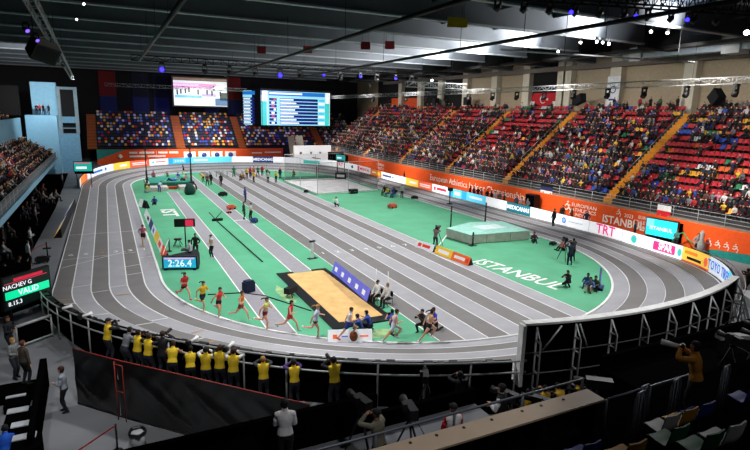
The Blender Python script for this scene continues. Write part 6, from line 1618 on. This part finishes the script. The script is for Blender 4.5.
# ------------------------------------------------------------------ near stand: gallery, parapet, upper rows
mb = MB(); mb.box(-20, -9.6, -27.4, -24.1, -.01, 2.6); ng = mb.build('floor_gallery', M('gallery_floor', (112, 114, 120), .6, noise=.1, scale=.8), kind='structure')
mb = MB(); mb.box(-4.4, 12, -27.4, -24.1, -.01, 2.6); mb.box(-9.6, -4.4, -27.4, -24.1, -.01, 1.7); mb.build('floor_gallery_right', m_black, kind='structure')
mb = MB(); mb.box(-21.0, -12.75, -24.1, -23.95, 0, 3.6); mb.box(-12.75, -9.6, -24.1, -23.95, 0, 3.05); mb.box(-9.6, -4.4, -24.1, -23.95, 0, 1.8); mb.box(-4.4, 12, -24.1, -23.95, 0, 3.05); mb.build('wall_parapet', m_black, kind='structure')
mb = MB(); mb.box(-20.5, -16.0, -24.9, -24.12, 2.6, 3.4); mb.build('dark_counter', m_black, None, 'black counter along the gallery parapet behind the man in the white shirt', 'counter')
person('man in a white shirt seen from behind on the near gallery', -15.4, -24.72, 2.6, 75, 'sit_lean' if False else 'arms_front', ('long', (226, 222, 226)), ('trousers', BLACK), BLACK, ('hair', BLK), 1.78, m_skin, 2)
o = person('cameraman in an olive-grey shirt seen from behind at the bottom of the frame', -13.6, -25.9, 2.6, 110, 'photo', ('long', (112, 106, 92)), ('trousers', BLACK), BLACK, ('cap', (20, 20, 22)), 1.74, m_skin2, 2)
tv_camera(-13.75, -25.25, 2.6, 100, 'black TV camera before the cameraman in the olive-grey shirt', 1.5)
tv_camera(-12.75, -25.75, 2.6, 80, 'unattended black TV camera on a tripod in the middle of the near gallery', 1.35, M('camera_dark', (34, 34, 38), .5))
person('person in a red and white jacket on the near gallery above the wooden desk', -11.95, -26.35, 2.6, 80, 'arms_front', (('long', (206, 24, 44)), ('vest', (216, 210, 212))), ('trousers', BLACK), BLACK, ('cap', BLACK), 1.72, m_skin, 2)
person('person with a white collar and dark hair left of the yellow vests on the gallery', -10.35, -26.1, 2.6, 120, 'arms_front', (('long', (214, 214, 216)), ('vest', BLACK)), ('trousers', BLACK), BLACK, ('hair', BLK), 1.74, m_skin, 2)
for i, (x, y, c) in enumerate(((-6.6, -23.2, 1), (-5.95, -23.25, 1), (-5.3, -23.3, 1), (-4.5, -23.4, 1), (-3.6, -23.4, 0))):
    person('photographer in a dull %s behind the tall frames, %s from the left' % ('yellow vest' if c else 'brown jacket', nth(i + 1)), x, y, .15, 70 + 12 * i, 'photo' if i % 2 else 'lean_rail', (('long', BLACK), ('vest', (206, 160, 40))) if c else ('long', (110, 70, 50)), ('trousers', BLACK), BLACK, ('hair', BLK), 1.76, m_skin2, 1)
m = person('photographer in an orange-yellow jacket with a long lens among the looped handrails', -7.15, -28.72, 4.1, 112, 'photo', ('long', (196, 130, 40)), ('trousers', BLACK), BLACK, ('hair', BLK), 1.85, m_skin2, 2)
held(m, 'photo', 'long', 'long white lens held by the photographer in the orange-yellow jacket')
t = empty('tv_camera', (-6.0, -25.2, 1.7), .9, 'dark grey TV camera on a pedestal above the yellow vests at the parapet', 'tv camera')
mb = MB(); mb.box(-.14, .14, -.45, .3, 1.2, 1.45); mb.build('camera_body', M('camera_grey', (52, 54, 58), .5), t); mb = MB(); mb.tube([(0, .3, 1.32), (0, .65, 1.32)], [.1, .13], 14); mb.build('lens', m_blackpaint, t); mb = MB(); mb.lathe((0, 0, 0), [(.45, 0), (.4, .1), (.12, .2), (.12, 1.15), (.02, 1.16)], 14); mb.build('pedestal', m_blackpaint, t)
# upper near stand rows, wooden commentary desk and seats
mb = MB()
for i in range(9): mb.box(-24, 14, -29.2 - .8 * 8, -27.4 if i == 0 else -29.2 - .8 * (i - 1), 2.6 if i == 0 else 4.1 + .5 * (i - 1), 4.1 + .5 * i)
mb.build('floor_near_stand', M('near_stand_dark', (9, 9, 10), .95, spec=0), kind='structure')
t = empty('commentary_desk', (-12.4, -28.15, 4.1), 0, 'long pale wooden desk top on the near stand at the bottom of the frame', 'desk')
mb = MB(); mb.box(-5.0, 2.76, -.25, .22, .86, .9); mb.build('desk_top', M('desk_wood', (182, 160, 138), .55, noise=.06, scale=2), t)
mb = MB(); mb.box(-5.0, 2.7, .16, .2, .1, .86); mb.build('front_panel', m_blackpaint, t)
for x in (-4.2, -2.4, -.6, 1.2, 2.6):
    mb = MB(); mb.box(x - .03, x + .03, -.2, .15, 0, .86); mb.build('leg', m_blackpaint, t)
for x in (-1.7, -1.15, -.55, .1, .85, 1.35, 1.95):
    mb = MB(); mb.lathe((x, .1, .9), [(.032, 0), (.032, .012), (.005, .014)], 10); mb.build('cable_hole', m_blackpaint, t)
t = railing('railing', [(-18, -27.5), (-9.3, -27.5)], 4.1, 4.95, 1, 'dull steel handrail behind the wooden desk', M('rail_dull', (110, 116, 126), .4, .5), 1.6, .025)
t = railing('railing', [(-9.6, -28.42), (-6.9, -28.42)], 4.1, 5.0, 1, 'short dull handrail from the desk end to the orange-yellow jacket', MATS['rail_dull'], 1.3, .025)
m_loop = M('loop_rail', (120, 124, 136), .45, .3)
for x, y, lab in ((-9.0, -28.75, 'looped grey handrail right of the wooden desk, left one of a pair'), (-8.7, -28.6, 'looped grey handrail right of the wooden desk, right one of a pair'), (-7.8, -28.7, 'looped grey handrail between the yellow seats in the near stand'), (-6.1, -28.75, 'looped grey handrail at the right of the near stand')):
    t = empty('handrail', (x, y, 4.1), .1, lab, 'handrail')
    mb = MB(); mb.tube([(-.17, 0, 0), (-.17, 0, 1.0), (-.12, 0, 1.1), (.12, 0, 1.1), (.17, 0, 1.0), (.17, 0, 0)], .022, 8); mb.build('loop', m_loop, t)
    for sx in (-.06, .06):
        mb = MB(); mb.tube([(sx, 0, 0), (sx, 0, 1.09)], .014, 6); mb.build('bar', m_loop, t)
rnd = random.Random(12)
for i in range(3):
    for k in range(18):
        x = -12.62 + .52 * k; y = -29.55 - .8 * i
        p = Vector((x, y, 4.1 + .5 * i + .5 * 0))
        p.z = 4.1 + .5 * (i + 1)
        if rnd.random() < .5: continue
        if not in_frame(p + Vector((0, 0, .5)), 4): continue
        c = pick(rnd, [('blue', 30), ('yellow', 24), ('white', 12), ('red', 16), ('green', 10)])[0]
        o = bpy.data.objects.new('stadium_seat', seat_me); link(o); o.location = p; o.rotation_euler = (0, 0, PI); o.color = [v * .8 for v in lin(SEATC[c])] + [1]  # seat colours dimmed to imitate the unlit stand
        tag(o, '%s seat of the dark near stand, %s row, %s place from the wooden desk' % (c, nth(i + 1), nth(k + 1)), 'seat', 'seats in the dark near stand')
        q = bpy.data.objects.new('bracket', bk_me); link(q, o)
# dark clutter of cameras at the right of the near gallery
for i, (x, y) in enumerate(((-1.6, -26.4), (-.6, -26.6), (.3, -26.2), (-9.2, -25.0), (-8.6, -25.6))):
    tv_camera(x, y, 2.6 if x > -4 else 1.7, 80 + 10 * i, 'dark tripod camera on the near gallery, %s' % ('%s right of the tall frames' % nth(i + 1) if i < 3 else '%s one behind the desk end' % ('left' if i == 3 else 'right')), 1.4, m_blackpaint)
t = empty('grey_case', (1.2, -25.0, 2.6), -.35, 'grey flight case on the gallery at the right edge of the frame', 'case')
mb = MB(); mb.box(-.7, .7, -.15, .15, .5, .65); mb.build('case', M('case_grey', (120, 122, 126), .5), t); mb = MB(); mb.box(-.6, .6, -.12, .12, 0, .5); mb.build('stand', m_blackpaint, t)
# ------------------------------------------------------------------ lights: the hall's floodlights over the track, the stand lights weak wall wash and added brightening lamps
def area(p, aim, power, size, spread=120, color=(1, 1, 1), shape='SQUARE', size_y=None):
    l = bpy.data.lights.new('floodlight', 'AREA'); l.energy = power; l.size = size; l.spread = math.radians(spread); l.color = color; l.shape = shape
    if size_y: l.shape = 'RECTANGLE'; l.size_y = size_y
    o = bpy.data.objects.new('floodlight', l); link(o)
    o.location = p
    d = Vector(aim) - Vector(p)
    o.rotation_euler = d.to_track_quat('-Z', 'Y').to_euler()
    return o
KEY = 0.27
for y in (-13, 1, 15, 30, 46, 60):
    area((15, y, 17.0), (3, y, 0), 5200 * KEY, 1.2, 115, (1, .99, .98))
    area((-13, y, 17.0), (-9, y, 0), 3600 * KEY, 1.2, 110, (.98, .99, 1))
def spot(p, aim, power, ang, blend=.6, size=.4, color=(1, 1, 1)):
    l = bpy.data.lights.new('spotlight', 'SPOT'); l.energy = power; l.spot_size = math.radians(ang); l.spot_blend = blend; l.shadow_soft_size = size; l.color = color
    o = bpy.data.objects.new('spotlight', l); link(o); o.location = p
    o.rotation_euler = (Vector(aim) - Vector(p)).to_track_quat('-Z', 'Y').to_euler()
# spots added to brighten photographers, the lower-left grey floor and the gallery
spot((-17.5, -25.5, 17.2), (-17.5, -14.5, 0), 4200, 46, .5)
spot((-24, -24, 17.2), (-21.5, -11, 0), 2600, 40, .6)
spot((-14, -32, 16.8), (-13, -25.3, 3), 1900, 30, .5)
spot((0, -31, 17.2), (0, -22.0, 2.2), 4200, 44, .7)  # added to brighten the back frames of the crash wall
for y in (-2, 14, 30, 46): spot((27, y, 17.0), (39, y + 2, 14.5), 900, 95, .8)  # row added to brighten the beige back wall
spot((-8, -38, 17.2), (-8.2, -29.8, 5), 420, 34, .7)  # added to lift the dark near-stand seats
# right stand and orange wall
for y in (-8, 8, 24, 40, 56, 72):
    area((21.0, y, 16.6), (32.5, y, 6.5), 2800 * KEY, 1.0, 100, (1, .96, .9))
    area((9, y, 17.0), (25.5, y, 1.0), 1900 * KEY, .8, 46, (1, .97, .93))  # floods added to brighten the right orange wall
area((-3, 58, 17), (-3, 77, 1.5), 900, .8, 50, (1, .97, .93))  # flood added to brighten the far orange wall
# girder faces lit between the roof floodlights
for y, pw_ in ((-6.5, 1800), (1.2, 3000), (9.2, 3000), (17.2, 3000), (25.3, 2400)):
    area((20.5, y - 2.6, 17.2), (19.8, y, 18.9), pw_, .3, 92, (1, .98, .95), size_y=9)
spot((-27, 44, 16.2), (-31, 55, 18.2), 2600, 70, .8)
# far stand, weak violet wash
area((-8, 70, 16), (-6, 85, 6), 300, 1.5, 90, (.45, .4, 1)); area((14, 70, 16), (16, 85, 6), 300, 1.5, 90, (.5, .42, 1))
area((0, 66, 15), (0, 84, 5), 520, 1.5, 70, (1, .95, .9))
# light-blue tower and left stand
area((-22, 50, 15), (-27.5, 64, 9), 700, .8, 70, (.95, .98, 1))
area((-22, 26, 14), (-31, 32, 6.5), 300, .8, 100, (1, .95, .9))
w = bpy.data.worlds.new('world'); SC.world = w; w.use_nodes = True
w.node_tree.nodes['Background'].inputs['Color'].default_value = (.04, .05, .07, 1)
w.node_tree.nodes['Background'].inputs['Strength'].default_value = .25
